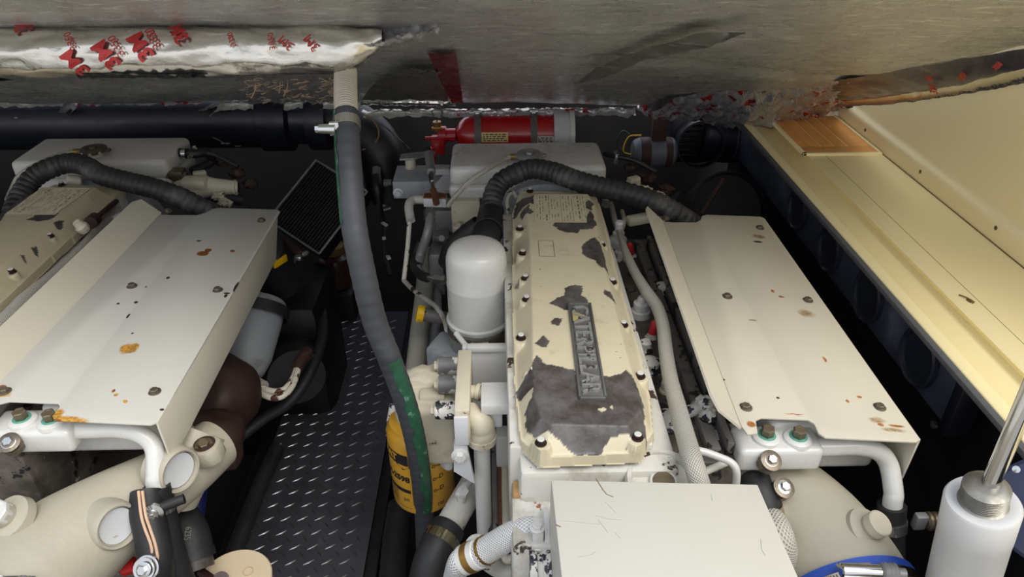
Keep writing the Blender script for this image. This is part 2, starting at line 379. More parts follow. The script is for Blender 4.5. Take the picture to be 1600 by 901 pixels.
def text_geo(s, size=1.0, extrude=0.0, bold=.0, align='CENTER', res=3):
    cu = bpy.data.curves.new('t', 'FONT'); cu.body = s; cu.size = size; cu.extrude = extrude; cu.offset = bold
    cu.align_x = align; cu.align_y = 'CENTER'; cu.resolution_u = res
    o = bpy.data.objects.new('t', cu); COL.objects.link(o); bpy.context.view_layer.update()
    me = bpy.data.meshes.new_from_object(o.evaluated_get(bpy.context.evaluated_depsgraph_get()))
    vs = [v.co.copy() for v in me.vertices]; fs = [list(p.vertices) for p in me.polygons]
    bpy.data.objects.remove(o); bpy.data.curves.remove(cu); bpy.data.meshes.remove(me); return vs, fs
def vnoise(x, y, s, seed=0):
    """numpy value noise"""
    r = np.random.RandomState(seed); g = r.rand(256, 256); x = x*s; y = y*s
    xi = np.floor(x).astype(int); yi = np.floor(y).astype(int); fx = x-xi; fy = y-yi; fx = fx*fx*(3-2*fx); fy = fy*fy*(3-2*fy)
    G = lambda a, b: g[a % 256, b % 256]
    return (G(xi, yi)*(1-fx)+G(xi+1, yi)*fx)*(1-fy)+(G(xi, yi+1)*(1-fx)+G(xi+1, yi+1)*fx)*fy
def fbm(x, y, s, o=4, seed=0): return sum(vnoise(x, y, s*2**k, seed+k)/2**k for k in range(o))/sum(1/2**k for k in range(o))-.5
def inpoly(X, Y, P):
    ins = np.zeros(X.shape, bool); n = len(P)
    for i in range(n):
        x1, y1 = P[i][0], P[i][1]; x2, y2 = P[(i+1) % n][0], P[(i+1) % n][1]
        if y1 == y2: continue
        c = ((y1 > Y) != (y2 > Y)) & (X < (x2-x1)*(Y-y1)/(y2-y1)+x1); ins ^= c
    return ins
def sdist(X, Y, P):
    d = np.full(X.shape, 9.0); n = len(P)
    for i in range(n):
        ax, ay = P[i][0], P[i][1]; bx, by = P[(i+1) % n][0]-ax, P[(i+1) % n][1]-ay
        t = np.clip(((X-ax)*bx+(Y-ay)*by)/(bx*bx+by*by+1e-12), 0, 1); d = np.minimum(d, np.hypot(X-ax-t*bx, Y-ay-t*by))
    return np.where(inpoly(X, Y, P), -d, d)

# =================================================================== STRUCTURE
def struct(name, mb, m, label=None, org=None, ang=35): return part(name, mb, m, None, label, 'structure', org, None, None, ang)
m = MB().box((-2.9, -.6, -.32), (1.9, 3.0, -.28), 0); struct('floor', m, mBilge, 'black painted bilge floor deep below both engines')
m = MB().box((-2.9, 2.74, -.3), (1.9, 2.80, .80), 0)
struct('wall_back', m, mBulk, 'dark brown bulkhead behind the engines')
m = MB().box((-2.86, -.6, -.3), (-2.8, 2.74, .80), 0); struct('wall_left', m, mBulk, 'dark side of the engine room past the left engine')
# side girder with round lids on the right
gx = .845; lipx0 = .84; mCockpit = mat('cockpit_bounce_deck', (206, 206, 204), .5, var=.05)
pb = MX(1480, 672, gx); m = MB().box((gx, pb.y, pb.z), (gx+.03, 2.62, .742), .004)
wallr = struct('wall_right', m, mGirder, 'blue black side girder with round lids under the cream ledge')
m = MB().box((gx+.06, -.6, -.3), (gx+.09, 2.62, .742), 0); part('outer_panel', m, mBulk, wallr)
m = MB().box((gx-.012, pb.y-.012, pb.z-.004), (gx+.036, pb.y+.012, .742), .003); part('end_frame', m, mNavy, wallr)
for (px, py, r) in ((1440, 557, .062), (1360, 462, .062), (1300, 388, .06), (1250, 325, .06)):
    c = MX(px, py, gx)
    m = MB().lathe([(r, 0), (r, .010), (r*.93, .013), (r*.86, .010), (r*.84, .004), (r*.8, .003), (.001, .003)], c-V((.001, 0, 0)), (-1, 0, 0), 40)
    part('round_lid', m, mLid, wallr)
c = MX(1461, 663, gx); m = MB().ring(c, (-1, 0, 0), .008, .005, .004, 20); part('fastener', m, mSteel, wallr)

# unseen pale cockpit deck behind the camera, added to bounce light under the hatch
m = MB().box((-2.9, -3.4, .70), (lipx0, -.30, .76), .01); struct('trim_3', m, mCockpit, 'unseen pale cockpit deck behind the hatch opening, added to bounce light')
# cream ledge, gutter and side deck, profile (x, z) pushed along y
def profile(pts, y0, y1, bev=.002):
    n = len(pts); mb = MB(); r0 = [V((p[0], y0, p[1])) for p in pts]; r1 = [V((p[0], y1, p[1])) for p in pts]
    mb.add(r0+r1, [[i, i+1, n+i+1, n+i] for i in range(n-1)]); return mb
Y0, Y1 = -1.2, 4.6
def zx(px, py, z): return MZ(px, py, z).x
lip0 = zx(1380, 440, .76); lip1 = zx(1402, 440, .76); gut1 = zx(1452, 440, .752); dk0 = zx(1463, 440, .77); seamx = zx(1600, 420, .77)
m = MB().prism([(lip0-.012, .746), (lip0-.012, .757), (lip0-.001, .759), (lip0-.001, .746)], -Y1, -Y0, .0015)
for i, v in enumerate(m.v): m.v[i] = V((v.x, -v.z, v.y))
struct('trim_1', m, mSeal, 'worn grey rubber edge strip along the cream ledge')
pr = [(lip0+.012, .735), (lip0, .745), (lip0, .757), (lip0+.003, .76), (lip1-.004, .76), (lip1+.002, .752), (lip1+.008, .747), (gut1-.012, .747), (gut1-.002, .751), (dk0-.004, .767), (dk0+.003, .77), (dk0+.05, .7702), (seamx, .77)]
m = profile(pr, Y0, Y1); m.add([(lip0+.012, Y0, .735), (seamx, Y0, .735), (lip0+.012, Y1, .735), (seamx, Y1, .735)], [[0, 1, 3, 2]])
deck = struct('trim_2', m, mCream, 'glossy cream side deck with a gutter along its inner edge', ang=50)
m = MB().box((seamx-.0006, Y0, .7695), (seamx+.003, Y1, .7712), 0); part('dark_seam', m, mOchre, deck)
m = MB().box((dk0+.045, Y0, .7695), (dk0+.0458, Y1, .7706), 0); part('fine_score_line', m, mOchre, deck)
# side wall: lower board, rounded lip, upper wall
hl = MX(1600, 376, seamx+.003)
pr = [(seamx+.003, .75), (seamx+.003, hl.z-.014), (seamx+.004, hl.z-.006), (seamx+.009, hl.z-.001), (seamx+.016, hl.z), (seamx+.021, hl.z+.004), (seamx+.024, hl.z+.012), (seamx+.03, 1.24), (seamx+.08, 1.25)]
m = profile(pr, Y0, Y1); struct('wall_side', m, mCreamWall, 'cream moulded side wall rising beyond the deck', ang=60)
def screwhead(mb):
    mb.lathe([(1.25, 0), (1.25, .18), (.95, .3), (.001, .3)], (0, 0, 0), (0, 0, 1), 18); mb.mi = 1
    mb.box((-.7, -.13, .29), (.7, .13, .33), 0); mb.box((-.13, -.7, .29), (.13, .7, .33), 0)
for (px, py) in ((1352, 203), (1438, 268), (1556, 356)):
    p = MX(px, py, seamx+.003); o = inst('screw', 'wscrew', screwhead, [mBolt, mPrintBlack], bpy.data.objects['wall_side'], p, (-1, 0, 0), .0042)
p = MZ(1516, 470, .7702)
m = MB().sphere(p, .006, (1.0, 1.6, .22), 14, .5, 14); m.tube([p+V((-.012, .02, .002)), p+V((-.004, .008, .003)), p+V((.0, -.004, .003))], .0016, 6, 4)
part('sealant_blob', m, mOchre, deck)

# teak louver hatch let into the deck
lv = [MZ(px, py, .772) for px, py in ((1236, 238), (1368, 242), (1290, 170), (1170, 168))]
x0 = min(lv[0].x, lv[3].x); x1 = seamx-.012; y0 = (lv[0].y+lv[1].y)/2; y1 = 2.75
x0 = MZ(1258, 238, .775).x
th_ = thing('louver_vent', 'orange teak louvre vent with a cream frame set in the side deck', 'vent', (x0, y0, .77))
m = MB()
for a, b in (((x0-.012, y0-.012), (x1+.004, y0)), ((x0-.012, y1), (x1+.004, y1+.012)), ((x0-.012, y0-.012), (x0, y1+.012)), ((x1, y0-.012), (x1+.008, y1+.012))):
    m.box((a[0], a[1], .7695), (b[0], b[1], .778), .002)
part('rim', m, mCream, th_)
m = MB(); m.box((x0, y0, .7695), (x1, y0+.05, .775), .0015); m.box((x0, y1-.05, .7695), (x1, y1, .775), .0015)
m.box((x0, y0+.05, .7695), (x0+.025, y1-.05, .775), .0015); m.box((x1-.03, y0+.05, .7695), (x1, y1-.05, .775), .0015); part('frame', m, mTeak, th_)
ns = 4; w = (x1-.03-x0-.025)/ns
for i in range(ns):
    a = x0+.025+i*w; m = MB(); r = Matrix.Translation((a+w/2, 0, .7715)) @ Matrix.Rotation(math.radians(-9), 4, 'Y')
    m.box((-w/2+.002, y0+.05, -.003), (w/2-.002, y1-.05, .003), .001, r); part('slat', m, mTeak, th_)
    if i: m = MB().box((a-.0015, y0+.05, .7705), (a+.0015, y1-.05, .776), .0005); part('divider', m, mCream, th_)

# =================================================================== HATCH LID (ceiling)
HY, HZ, HS = 2.34, .80, .45
def hz(y): return HZ+HS*(HY-y)
HX1 = 1.07
nx, ny = 170, 90; xs = np.linspace(-2.75, HX1, nx); ys = np.linspace(.90, HY, ny)
X, Yg = np.meshgrid(xs, ys, indexing='ij')
D = fbm(X, Yg, 2.2, 4, 3)*.05+fbm(X, Yg, 14, 3, 8)*.007
D += .03*np.clip((Yg-2.05)/.29, 0, 1)*np.clip((-X-.35)/.4, 0, 1)      # back edge sits higher above the left engine
dip = np.clip(1-np.abs(Yg-1.95)/.25, 0, 1)*np.clip((-X-.0)/.5, 0, 1); D += dip*.03
ln = np.abs((Yg-1.72)-(X-.62)*.38); D += .014*np.exp(-(ln/.035)**2)*((X > .2) & (X < .95))  # diagonal fold
Zg = HZ+HS*(HY-Yg)+D
mb = MB(); mb.v = [V(p) for p in np.stack([X, Yg, Zg], -1).reshape(-1, 3)]
for i in range(nx-1):
    for j in range(ny-1): mb.f.append([i*ny+j, i*ny+j+1, (i+1)*ny+j+1, (i+1)*ny+j]); mb.m.append(0)
b = len(mb.v); up = V((0, .3, .07))
ceil = struct('ceiling', mb, mFoil, 'underside of the raised hatch covered in dull woven foil insulation', ang=60)
m = MB(); a = [V((-2.75, .90, hz(.90)+.03)), V((HX1, .90, hz(.90)+.03)), V((HX1, HY, hz(HY)+.03)), V((-2.75, HY, hz(HY)+.03))]
m.add(a+[p+V((0, .02, .05)) for p in a], [[0, 1, 2, 3], [4, 5, 6, 7], [0, 1, 5, 4], [1, 2, 6, 5], [2, 3, 7, 6], [3, 0, 4, 7]])
part('hatch_core', m, mBulk, ceil)

def crumpled(fn, nu, nv, amp, fr, seed, m_, name, label=None, ang=28, parent=ceil, an=(1, 1, 1)):
    """sheet fn(u, v) -> (point, normal) with sharp creases"""
    mb = MB()
    for i in range(nu+1):
        for j in range(nv+1):
            p, n = fn(i/nu, j/nv); q = V((p[0]*an[0], p[1]*an[1], p[2]*an[2]))*fr+V((seed, seed*2, 0))
            k = abs(noise.noise(q))*1.6-.5+.6*noise.noise(q*2.7)+.35*(abs(noise.noise(q*6))-.2)
            mb.v.append(V(p)+V(n)*k*amp)
    for i in range(nu):
        for j in range(nv): mb.f.append([i*(nv+1)+j, (i+1)*(nv+1)+j, (i+1)*(nv+1)+j+1, i*(nv+1)+j+1]); mb.m.append(0)
    return part(name, mb, m_, parent, label, ang=ang)

# foil wrapped beam under the hatch on the left
BY = 1.25; bR = .040
bend = MY(600, 80, BY); bc = MY(300, 80, BY)
def beamfn(u, v):
    x = -2.6+(bend.x+2.6)*u; a = 2*PI*v; t = max(0, (u-.965)/.035); r = bR*(1-.75*t*t)
    yy = math.cos(a)*r*1.15; zz = math.sin(a)*r
    return V((x, BY+yy, bc.z+zz+t*t*.02)), V((0, math.cos(a), math.sin(a)))
crumpled(beamfn, 520, 56, .0040, 24, 4, mFoilBeam, 'foil_wrapped_beam', 'shiny crinkled foil wrapped round a beam', 50, an=(.35, 1, 1))
def tailfn(u, v):
    a = MY(585, 62, BY+.0); x = a.x+.11*u; y = BY+(v-.5)*.09*(1-u*.55); z = bc.z+.025*u+.02+.0*v
    return V((x, y, z+.012*math.sin(v*PI)*-1)), V((0, 0, 1))
crumpled(tailfn, 40, 24, .010, 30, 9, mFoilPrint, 'twisted_foil_end')
# tape bands over the beam top edge and the torn dark seam behind it
def seamfn(u, v):
    x = -2.6+(bend.x+2.55)*u; y = BY+.045+.03*v; return V((x, y, bc.z+.036+.018*v)), V((0, -.4, -1))
crumpled(seamfn, 260, 10, .006, 30, 14, mFoilDark, 'dark_tape_seam')
# shiny tape along the hatch's back edge
def back_tape(x0_, x1_, seed, m_, w0=.035, w1=.012, n=200, nm='back_edge_tape', drop=.0, lift=.0):
    def fn(u, v):
        x = x0_+(x1_-x0_)*u; y = HY-.005+.03*math.sin(v*PI)-.06*(1-v)*.6; z = HZ-.012-.035*(v)+.012+drop*u+lift*math.sin(min(1, max(0, u*6, ))*PI/2)
        return V((x, y, z)), V((0, -.8, -.6))
    return crumpled(fn, n, 14, .010, 22, seed, m_, nm)
xa = MY(700, 160, HY).x; xb = MY(995, 160, HY).x
back_tape(xa, xb, 3, mFoilPrint)
back_tape(MY(90, 140, HY).x, MY(310, 145, HY).x, 6, mFoilPrint, n=120, lift=.05)
back_tape(MY(565, 155, HY).x, MY(712, 160, HY).x, 11, mFoil, n=80)
back_tape(-2.7, MY(90, 140, HY).x, 21, mFoil, n=150, lift=.045); back_tape(MY(310, 145, HY).x, MY(565, 155, HY).x, 31, mFoil, n=120, lift=.03)
# crinkled printed skirt hanging over the right back corner
xc = MY(1000, 165, HY).x
def MH(px, py, off=.004):
    d = ray(px, py); t = (HZ+HS*HY-off-CAM.z)/(d.z+HS*d.y); return CAM+d*t
def tab(L, x):
    for i in range(len(L)-1):
        if x <= L[i+1][0]: k = (x-L[i][0])/(L[i+1][0]-L[i][0]); return L[i][1]+(L[i+1][1]-L[i][1])*k
    return L[-1][1]
STOP = [(996, 166), (1030, 158), (1060, 150), (1110, 142), (1160, 138), (1220, 137), (1270, 133), (1325, 124)]
SBOT = [(996, 174), (1030, 190), (1060, 186), (1110, 193), (1160, 203), (1210, 202), (1260, 190), (1325, 166)]
def skirtfn(u, v):
    px = 996+(1325-996)*u; a = MH(px, tab(STOP, px)); b_ = MY(px, tab(SBOT, px), HY-.03); p = a.lerp(b_, v)
    return p+V((0, -.012*math.sin(v*PI)-.010*math.sin(u*70+v*3)*v, 0)), V((0, -1, -.1))
crumpled(skirtfn, 300, 26, .016, 34, 17, mFoilPrint, 'printed_foil_skirt', 'crinkled foil skirt with red print at the hatch corner', an=(1, .3, .25))
def skirttop(u, v):
    px = 1010+(1330-1010)*u; r0 = tab(STOP, px)-1.5; p = MH(px, r0).lerp(MY(px, r0+14, HY-.10), v); return p+V((0, -.006*math.sin(v*PI), -.0)), V((0, -1, -.4))
crumpled(skirttop, 120, 8, .004, 18, 37, mFoilDark, 'dark_tape_edge')
# taped edge running up the right side of the hatch: dark tape, then a bright rolled lower edge
E1 = [(1300, 127), (1400, 110), (1500, 93), (1600, 76), (2050, -2)]; E2 = [(1300, 160), (1400, 150), (1500, 133), (1600, 108), (2050, -10)]; E3 = [(1300, 167), (1385, 164), (1500, 149), (1600, 131), (2050, 40)]
def edgefn(u, v):
    px = 1300+750*u; a = MH(px, tab(E1, px)); b_ = MX(px, tab(E2, px), HX1); k = v**.8; p = a.lerp(b_, k); return p+V((0, 0, -.010*math.sin(v*PI))), V((.3, 0, -1))
crumpled(edgefn, 140, 22, .003, 9, 23, mFoilDark, 'dark_tape_edge', 'dark foil tape edging with red print', 60)
def edge2(u, v):
    px = 1300+750*u; a = MX(px, tab(E2, px), HX1); b_ = MX(px, tab(E3, px), HX1+.015); return a.lerp(b_, v)+V((.004*math.sin(v*PI), 0, 0)), V((.6, 0, -.8))
crumpled(edge2, 220, 10, .0035, 20, 29, mFoilShiny, 'bright_tape_edge')
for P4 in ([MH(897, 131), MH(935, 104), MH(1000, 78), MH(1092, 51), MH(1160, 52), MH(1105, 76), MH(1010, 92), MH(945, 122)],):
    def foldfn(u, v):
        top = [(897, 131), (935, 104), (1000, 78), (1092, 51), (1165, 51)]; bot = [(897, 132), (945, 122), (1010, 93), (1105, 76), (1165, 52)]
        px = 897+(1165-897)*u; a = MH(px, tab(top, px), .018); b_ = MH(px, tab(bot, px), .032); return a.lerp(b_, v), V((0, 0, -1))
    crumpled(foldfn, 90, 12, .004, 14, 41, mFoilShade, 'crease_shade_strip')  # darker tilted strip stands in for the reflected shade of a crease
def redfn(u, v):
    a = MH(668, 84, .012).lerp(MH(706, 162, .02), u); b_ = MH(712, 84, .012).lerp(MH(724, 162, .02), u); return a.lerp(b_, v), V((0, 0, -1))
crumpled(redfn, 40, 14, .005, 26, 43, mFoilRed, 'red_printed_tape')
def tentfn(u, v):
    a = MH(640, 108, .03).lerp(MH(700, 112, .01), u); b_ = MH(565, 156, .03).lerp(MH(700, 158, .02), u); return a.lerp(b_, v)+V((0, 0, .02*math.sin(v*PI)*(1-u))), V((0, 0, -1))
crumpled(tentfn, 60, 20, .006, 20, 47, mFoilShade, 'folded_foil_flap')  # darker foil colour gives the folded recess its shade
def rollfn(u, v):
    c = MY(563, 157, HY-.04).lerp(MY(712, 160, HY-.04), u); a = 2*PI*v; return c+V((0, math.cos(a)*.014, math.sin(a)*.014)), V((0, math.cos(a), math.sin(a)))
crumpled(rollfn, 90, 14, .004, 30, 51, mFoilShiny, 'rolled_foil_edge')
def tornfn(u, v):
    px = 108+(312-108)*u; bx = MY(px, 90, BY-bR).x; ph = -.62-.42*v-.10*abs(math.sin(u*31))*(1-v); r = bR+.0035
    return V((bx, BY-math.cos(ph)*r*1.15, bc.z+math.sin(ph)*r)), V((0, -math.cos(ph), math.sin(ph)))
crumpled(tornfn, 120, 6, .004, 34, 53, mFoilNight, 'torn_tape_gap')
rnd = random.Random(7); m = MB()
for k in range(70):
    px = rnd.uniform(385, 525); py = rnd.uniform(124, 158); L_ = [MH(px, py, .010)]
    for q_ in range(3): L_.append(L_[-1]+V((rnd.uniform(-.014, .014), rnd.uniform(-.014, .014), rnd.uniform(-.004, .003))))
    m.tube(L_, .0007, 5, 4)
part('glue_residue', m, mStripe, ceil, kind='stuff')
# loose flap with print
fl = [MY(1200, 196, HY-.06), MY(1300, 192, HY-.06), MY(1318, 172, HY-.05), MY(1250, 178, HY-.05)]
m = MB().plate([fl[0], fl[1], fl[2], fl[3]], (0, -1, 0), .001); part('loose_foil_flap', m, mFoilShiny, ceil)

def decal_text(s, size, pt, right, up, m_, name, parent, bold=.0, ext=.0004, bendf=None, label=None):
    vs, fs = text_geo(s, size, ext, bold); r = V(right).normalized(); u = V(up).normalized(); n = r.cross(u)
    mb = MB(); mb.v = [(bendf(v) if bendf else V(pt)+r*v.x+u*v.y+n*v.z) for v in vs]
    mb.f = fs; mb.m = [0]*len(fs); return part(name, mb, m_, parent, label)
# red printing on the beam foil (reads along slanted lines, as the tape was wrapped)
def beam_text(s, size, px, py, ang, bold=.0):
    base = MY(px, py, BY-bR); sg = math.sin(math.radians(ang)); cg = math.cos(math.radians(ang))
    def bf(v):
        a = v.x*cg-v.y*sg; b_ = v.x*sg+v.y*cg; ph = b_/(bR+.003)+math.asin(max(-1, min(1, (base.z-bc.z)/bR)))
        ph = max(-1.5, min(1.5, ph)); r = bR+.0045+v.z
        return V((base.x+a, BY-math.cos(ph)*r*1.15, bc.z+math.sin(ph)*r))
    vs, fs = text_geo(s, size, .0003, bold); mb = MB(); mb.v = [bf(v) for v in vs]; mb.f = fs; mb.m = [0]*len(fs)
    part('red_print', mb, mPrintRed, ceil)
for (s, sz, px, py, an, bo) in (('3M', .036, 222, 72, 122, .0012), ('3350', .020, 238, 62, 120, 0), ('3M', .036, 170, 84, 122, .0012), ('3350', .018, 184, 72, 120, 0), ('3M', .036, 16, 44, 120, .001), ('3M', .030, 276, 56, 120, .001),
        ('3350', .016, 110, 66, 118, 0), ('3350', .014, 425, 66, 100, 0), ('3M', .020, 448, 68, 140, 0), ('3M', .022, 488, 68, 130, 0), ('3350', .012, 362, 64, 110, 0), ('3M', .034, 122, 96, 120, .001)):
    beam_text(s, sz, px, py, an, bo)
def ang_text(s, size, px, py, x_, an, bold=.0008):
    q = MX(px, py, HX1-.03)+V((-.004, -.012, -.014)); r = V((0, -1, HS)).normalized(); u = V((-.75, 0, .65)); k = math.radians(an)
    decal_text(s, size, q, r*math.cos(k)+u*math.sin(k), u*math.cos(k)-r*math.sin(k), mPrintRed, 'red_print', ceil, bold)
for (s, sz, px, py, an) in (('3M', .030, 1460, 128, 60), ('3M', .024, 1352, 140, 60), ('3350', .018, 1252, 148, 80), ('3M', .022, 1425, 118, 75), ('3350', .018, 1505, 108, 30), ('3M', .022, 1320, 146, 60), ('3350', .016, 1560, 90, 20)):
    ang_text(s, sz, px, py, 0, an)
for (s, sz, px, py) in (('3M', .024, 1288, 174), ('3M', .024, 1272, 184), ('3M', .022, 1256, 193)):
    p = MY(px, py, HY-.064); decal_text(s, sz, p, (1, 0, -.25), (.2, 0, 1), mPrintRed, 'red_print', ceil, .0005)
# the black rubber grab loop below the hatch edge
p0 = MY(1322, 163, HY-.1); p1 = MY(1382, 162, HY-.1); pm = MY(1352, 178, HY-.1)
m = MB().tube([p0, p0.lerp(pm, .6)+V((0, 0, -.004)), pm, p1.lerp(pm, .6)+V((0, 0, -.004)), p1], .008, 12, 8)
part('grab_loop', m, mRubber, ceil)
# wisps of dry tape glue hanging from the foil
for k, (px, py, dx) in enumerate(((392, 128, 6), (400, 138, -8), (432, 130, 4), (448, 135, -5), (530, 142, 5))):
    a = MY(px, py-14, 2.0); b_ = MY(px+dx, py+16, 1.98); m = MB().tube([a, a.lerp(b_, .5)+V((.006, 0, 0)), b_], .0012, 6, 5); part('glue_strand', m, mStripe, ceil)

# =================================================================== ENGINES
TZ, FZ = .812, .774
def lerp(a, b, t): return a+(b-a)*max(0, min(1, t))
def cov(px, py):
    z = TZ
    if py > 664: z = lerp(TZ, FZ, (py-664)/50)
    if px < 832: z = min(z, lerp(FZ, TZ, (px-803)/29))
    return MZ(px, py, z)
def peel_mat(name, cream, dark, dark2):
    N = NT(name); at = N.n('ShaderNodeAttribute'); at.attribute_name = 'peel'
    c = lin(cream); a = N.mix(N.ramp(N.noise(10, 6), .3, .7), tuple(x*.9 for x in c[:3])+(1,), c)
    a = N.mix(N.ramp(N.noise(16, 8, .7), .60, .80), a, lin((168, 150, 118)))
    d = N.mix(N.ramp(N.noise(22, 8, .7), .35, .75), lin(dark), lin(dark2)); d = N.mix(N.ramp(N.noise(170, 3), .74, .78), d, lin((190, 184, 168)))
    N.l(N.mix(at.outputs['Fac'], a, d), N.b.inputs['Base Color'])
    N.l(N.math('MULTIPLY_ADD', at.outputs['Fac'], -.06, .46), N.b.inputs['Roughness']); N.l(N.bump(N.noise(90, 6), .3, .001), N.b.inputs['Normal']); return N.mat
mPeelR = peel_mat('peeling_cream_paint', (206, 196, 166), (58, 51, 46), (112, 108, 106))
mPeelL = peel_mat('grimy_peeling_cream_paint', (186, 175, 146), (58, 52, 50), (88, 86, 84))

def tallbolt(mb):
    mb.lathe([(.95, 0), (1.0, .08), (1.0, 1.25), (.86, 1.42), (.55, 1.42), (.5, 1.36), (.001, 1.36)], (0, 0, 0), (0, 0, 1), 6)
def peelbolt(mb):
    mb.mi = 1; mb.lathe([(1.45, 0), (1.45, .25), (1.0, .3), (1.05, 1.1), (.95, 1.25), (.001, 1.25)], (0, 0, 0), (0, 0, 1), 14); mb.mi = 0
    mb.lathe([(.90, 1.2), (.92, 1.32), (.80, 1.42), (.001, 1.42)], (0, 0, 0), (0, 0, 1), 10)
def hexbolt(mb):
    mb.lathe([(1.5, 0), (1.5, .22), (1.42, .26), (.001, .26)], (0, 0, 0), (0, 0, 1), 20); mb.lathe([(1.0, .26), (1.0, .9), (.88, 1.0), (.45, 1.02), (.001, .98)], (0, 0, 0), (0, 0, 1), 6)
def bolt(parent, pos, r=.008, m_=None, axis=(0, 0, 1), spin=0, key='', name='bolt', label=None):
    m_ = m_ or mBolt
    if m_ is mBoltPeel: return inst(name, 'pb', peelbolt, [mWhiteClean, mBoltRim], parent, pos, axis, r, spin, label)
    return inst(name, 'hb'+m_.name, hexbolt, m_, parent, pos, axis, r, spin, label)

def valve_cover(E, polys, islands, m_, parent):
    top = [cov(*p)+E for p in ((836, 303), (918, 303), (928, 318), (936, 380), (957, 470), (975, 540), (995, 608), (1002, 640), (980, 666), (862, 661), (845, 652), (833, 610), (832, 500), (829, 400), (824, 330))]
    fl = [MZ(px, py, FZ)+E for px, py in ((812, 300), (930, 303), (942, 335), (965, 430), (1000, 550), (1016, 620), (1021, 680), (1000, 712), (842, 720), (812, 690), (803, 600), (800, 480), (800, 335))]
    x0 = min(p.x for p in fl)-.004; x1 = max(p.x for p in fl)+.004; y0 = min(p.y for p in fl)-.004; y1 = max(p.y for p in fl)+.004
    st = .0021; xs = np.arange(x0, x1, st); ys = np.arange(y0, y1, st); X, Y = np.meshgrid(xs, ys, indexing='ij')
    dT = sdist(X, Y, top); dF = sdist(X, Y, fl)
    s = np.clip(-dF/(np.maximum(dT, 0)-dF+1e-6), 0, 1)                       # 0 at flange edge, 1 on the plateau
    Z = FZ+.004+(TZ-FZ-.004)*np.where(dT < 0, 1, np.clip((s-.16)/.84, 0, 1))
    Z += .004*np.clip(-dT/.02, 0, 1)*0
    for (px, py, r, h) in ((812, 360, .014, .798), (816, 398, .012, .80), (820, 437, .013, .80), (822, 470, .013, .80), (813, 530, .014, .798), (834, 583, .015, .800), (845, 694, .014, .794), (996, 686, .014, .794), (1000, 590, .013, .796), (974, 510, .012, .796), (957, 443, .012, .796), (940, 385, .012, .796)):
        c = MZ(px, py, h)+E; d = np.hypot(X-c.x, Y-c.y); b = np.clip((r*1.35-d)/(r*.35), 0, 1); b = b*b*(3-2*b); Z = np.where(d < r*1.35, np.maximum(Z, FZ+(h-FZ)*b), Z)
    Z += fbm(X, Y, 30, 3, 5)*.0012
    jx = fbm(X, Y, 50, 3, 1)*.010; jy = fbm(X, Y, 50, 3, 2)*.010
    pe = np.zeros(X.shape, bool)
    for P in polys: pe |= inpoly(X+jx, Y+jy, P)
    for P in islands: pe &= ~inpoly(X+jx, Y+jy, P)
    sp = (fbm(X, Y, 90, 3, 44) > .335) & (np.abs(dT) < .02); pe |= sp
    Z = Z-np.where(pe, .0006, 0); ins = dF < 0
    Z = np.where(ins, Z, FZ-.012)
    nx, ny = X.shape; keep = np.zeros((nx, ny), bool); keep[:] = dF < st*1.6
    idx = -np.ones((nx, ny), int); idx[keep] = np.arange(keep.sum()); mb = MB()
    mb.v = [V(p) for p in np.stack([X[keep], Y[keep], Z[keep]], -1)]
    q = keep[:-1, :-1] & keep[1:, :-1] & keep[1:, 1:] & keep[:-1, 1:]; I, J = np.nonzero(q)
    mb.f = np.stack([idx[I, J], idx[I+1, J], idx[I+1, J+1], idx[I, J+1]], -1).tolist(); mb.m = [0]*len(mb.f)
    o = part('valve_cover', mb, m_, parent, 'long cream valve cover with paint flaked off in dark patches', ang=50)
    at = o.data.attributes.new('peel', 'FLOAT', 'POINT'); at.data.foreach_set('value', pe[keep].astype(float))
    for (px, py, z) in ((812, 358, .799), (817, 396, .801), (821, 435, .801), (823, 468, .801), (814, 528, .799), (834, 581, .801), (845, 692, .795), (996, 684, .795), (1000, 588, .797), (974, 508, .797), (957, 441, .797), (940, 383, .797), (828, 299, .78), (908, 299, .78)):
        bolt(o, MZ(px, py, z)+E, .0062, mBoltPeel, spin=px)
    return o
mBoltPeel = mat('flaked_cream_bolt', (206, 186, 160), .5, var=.2, vs=90, chip=((52, 38, 32), .50, 120), bump=.2)

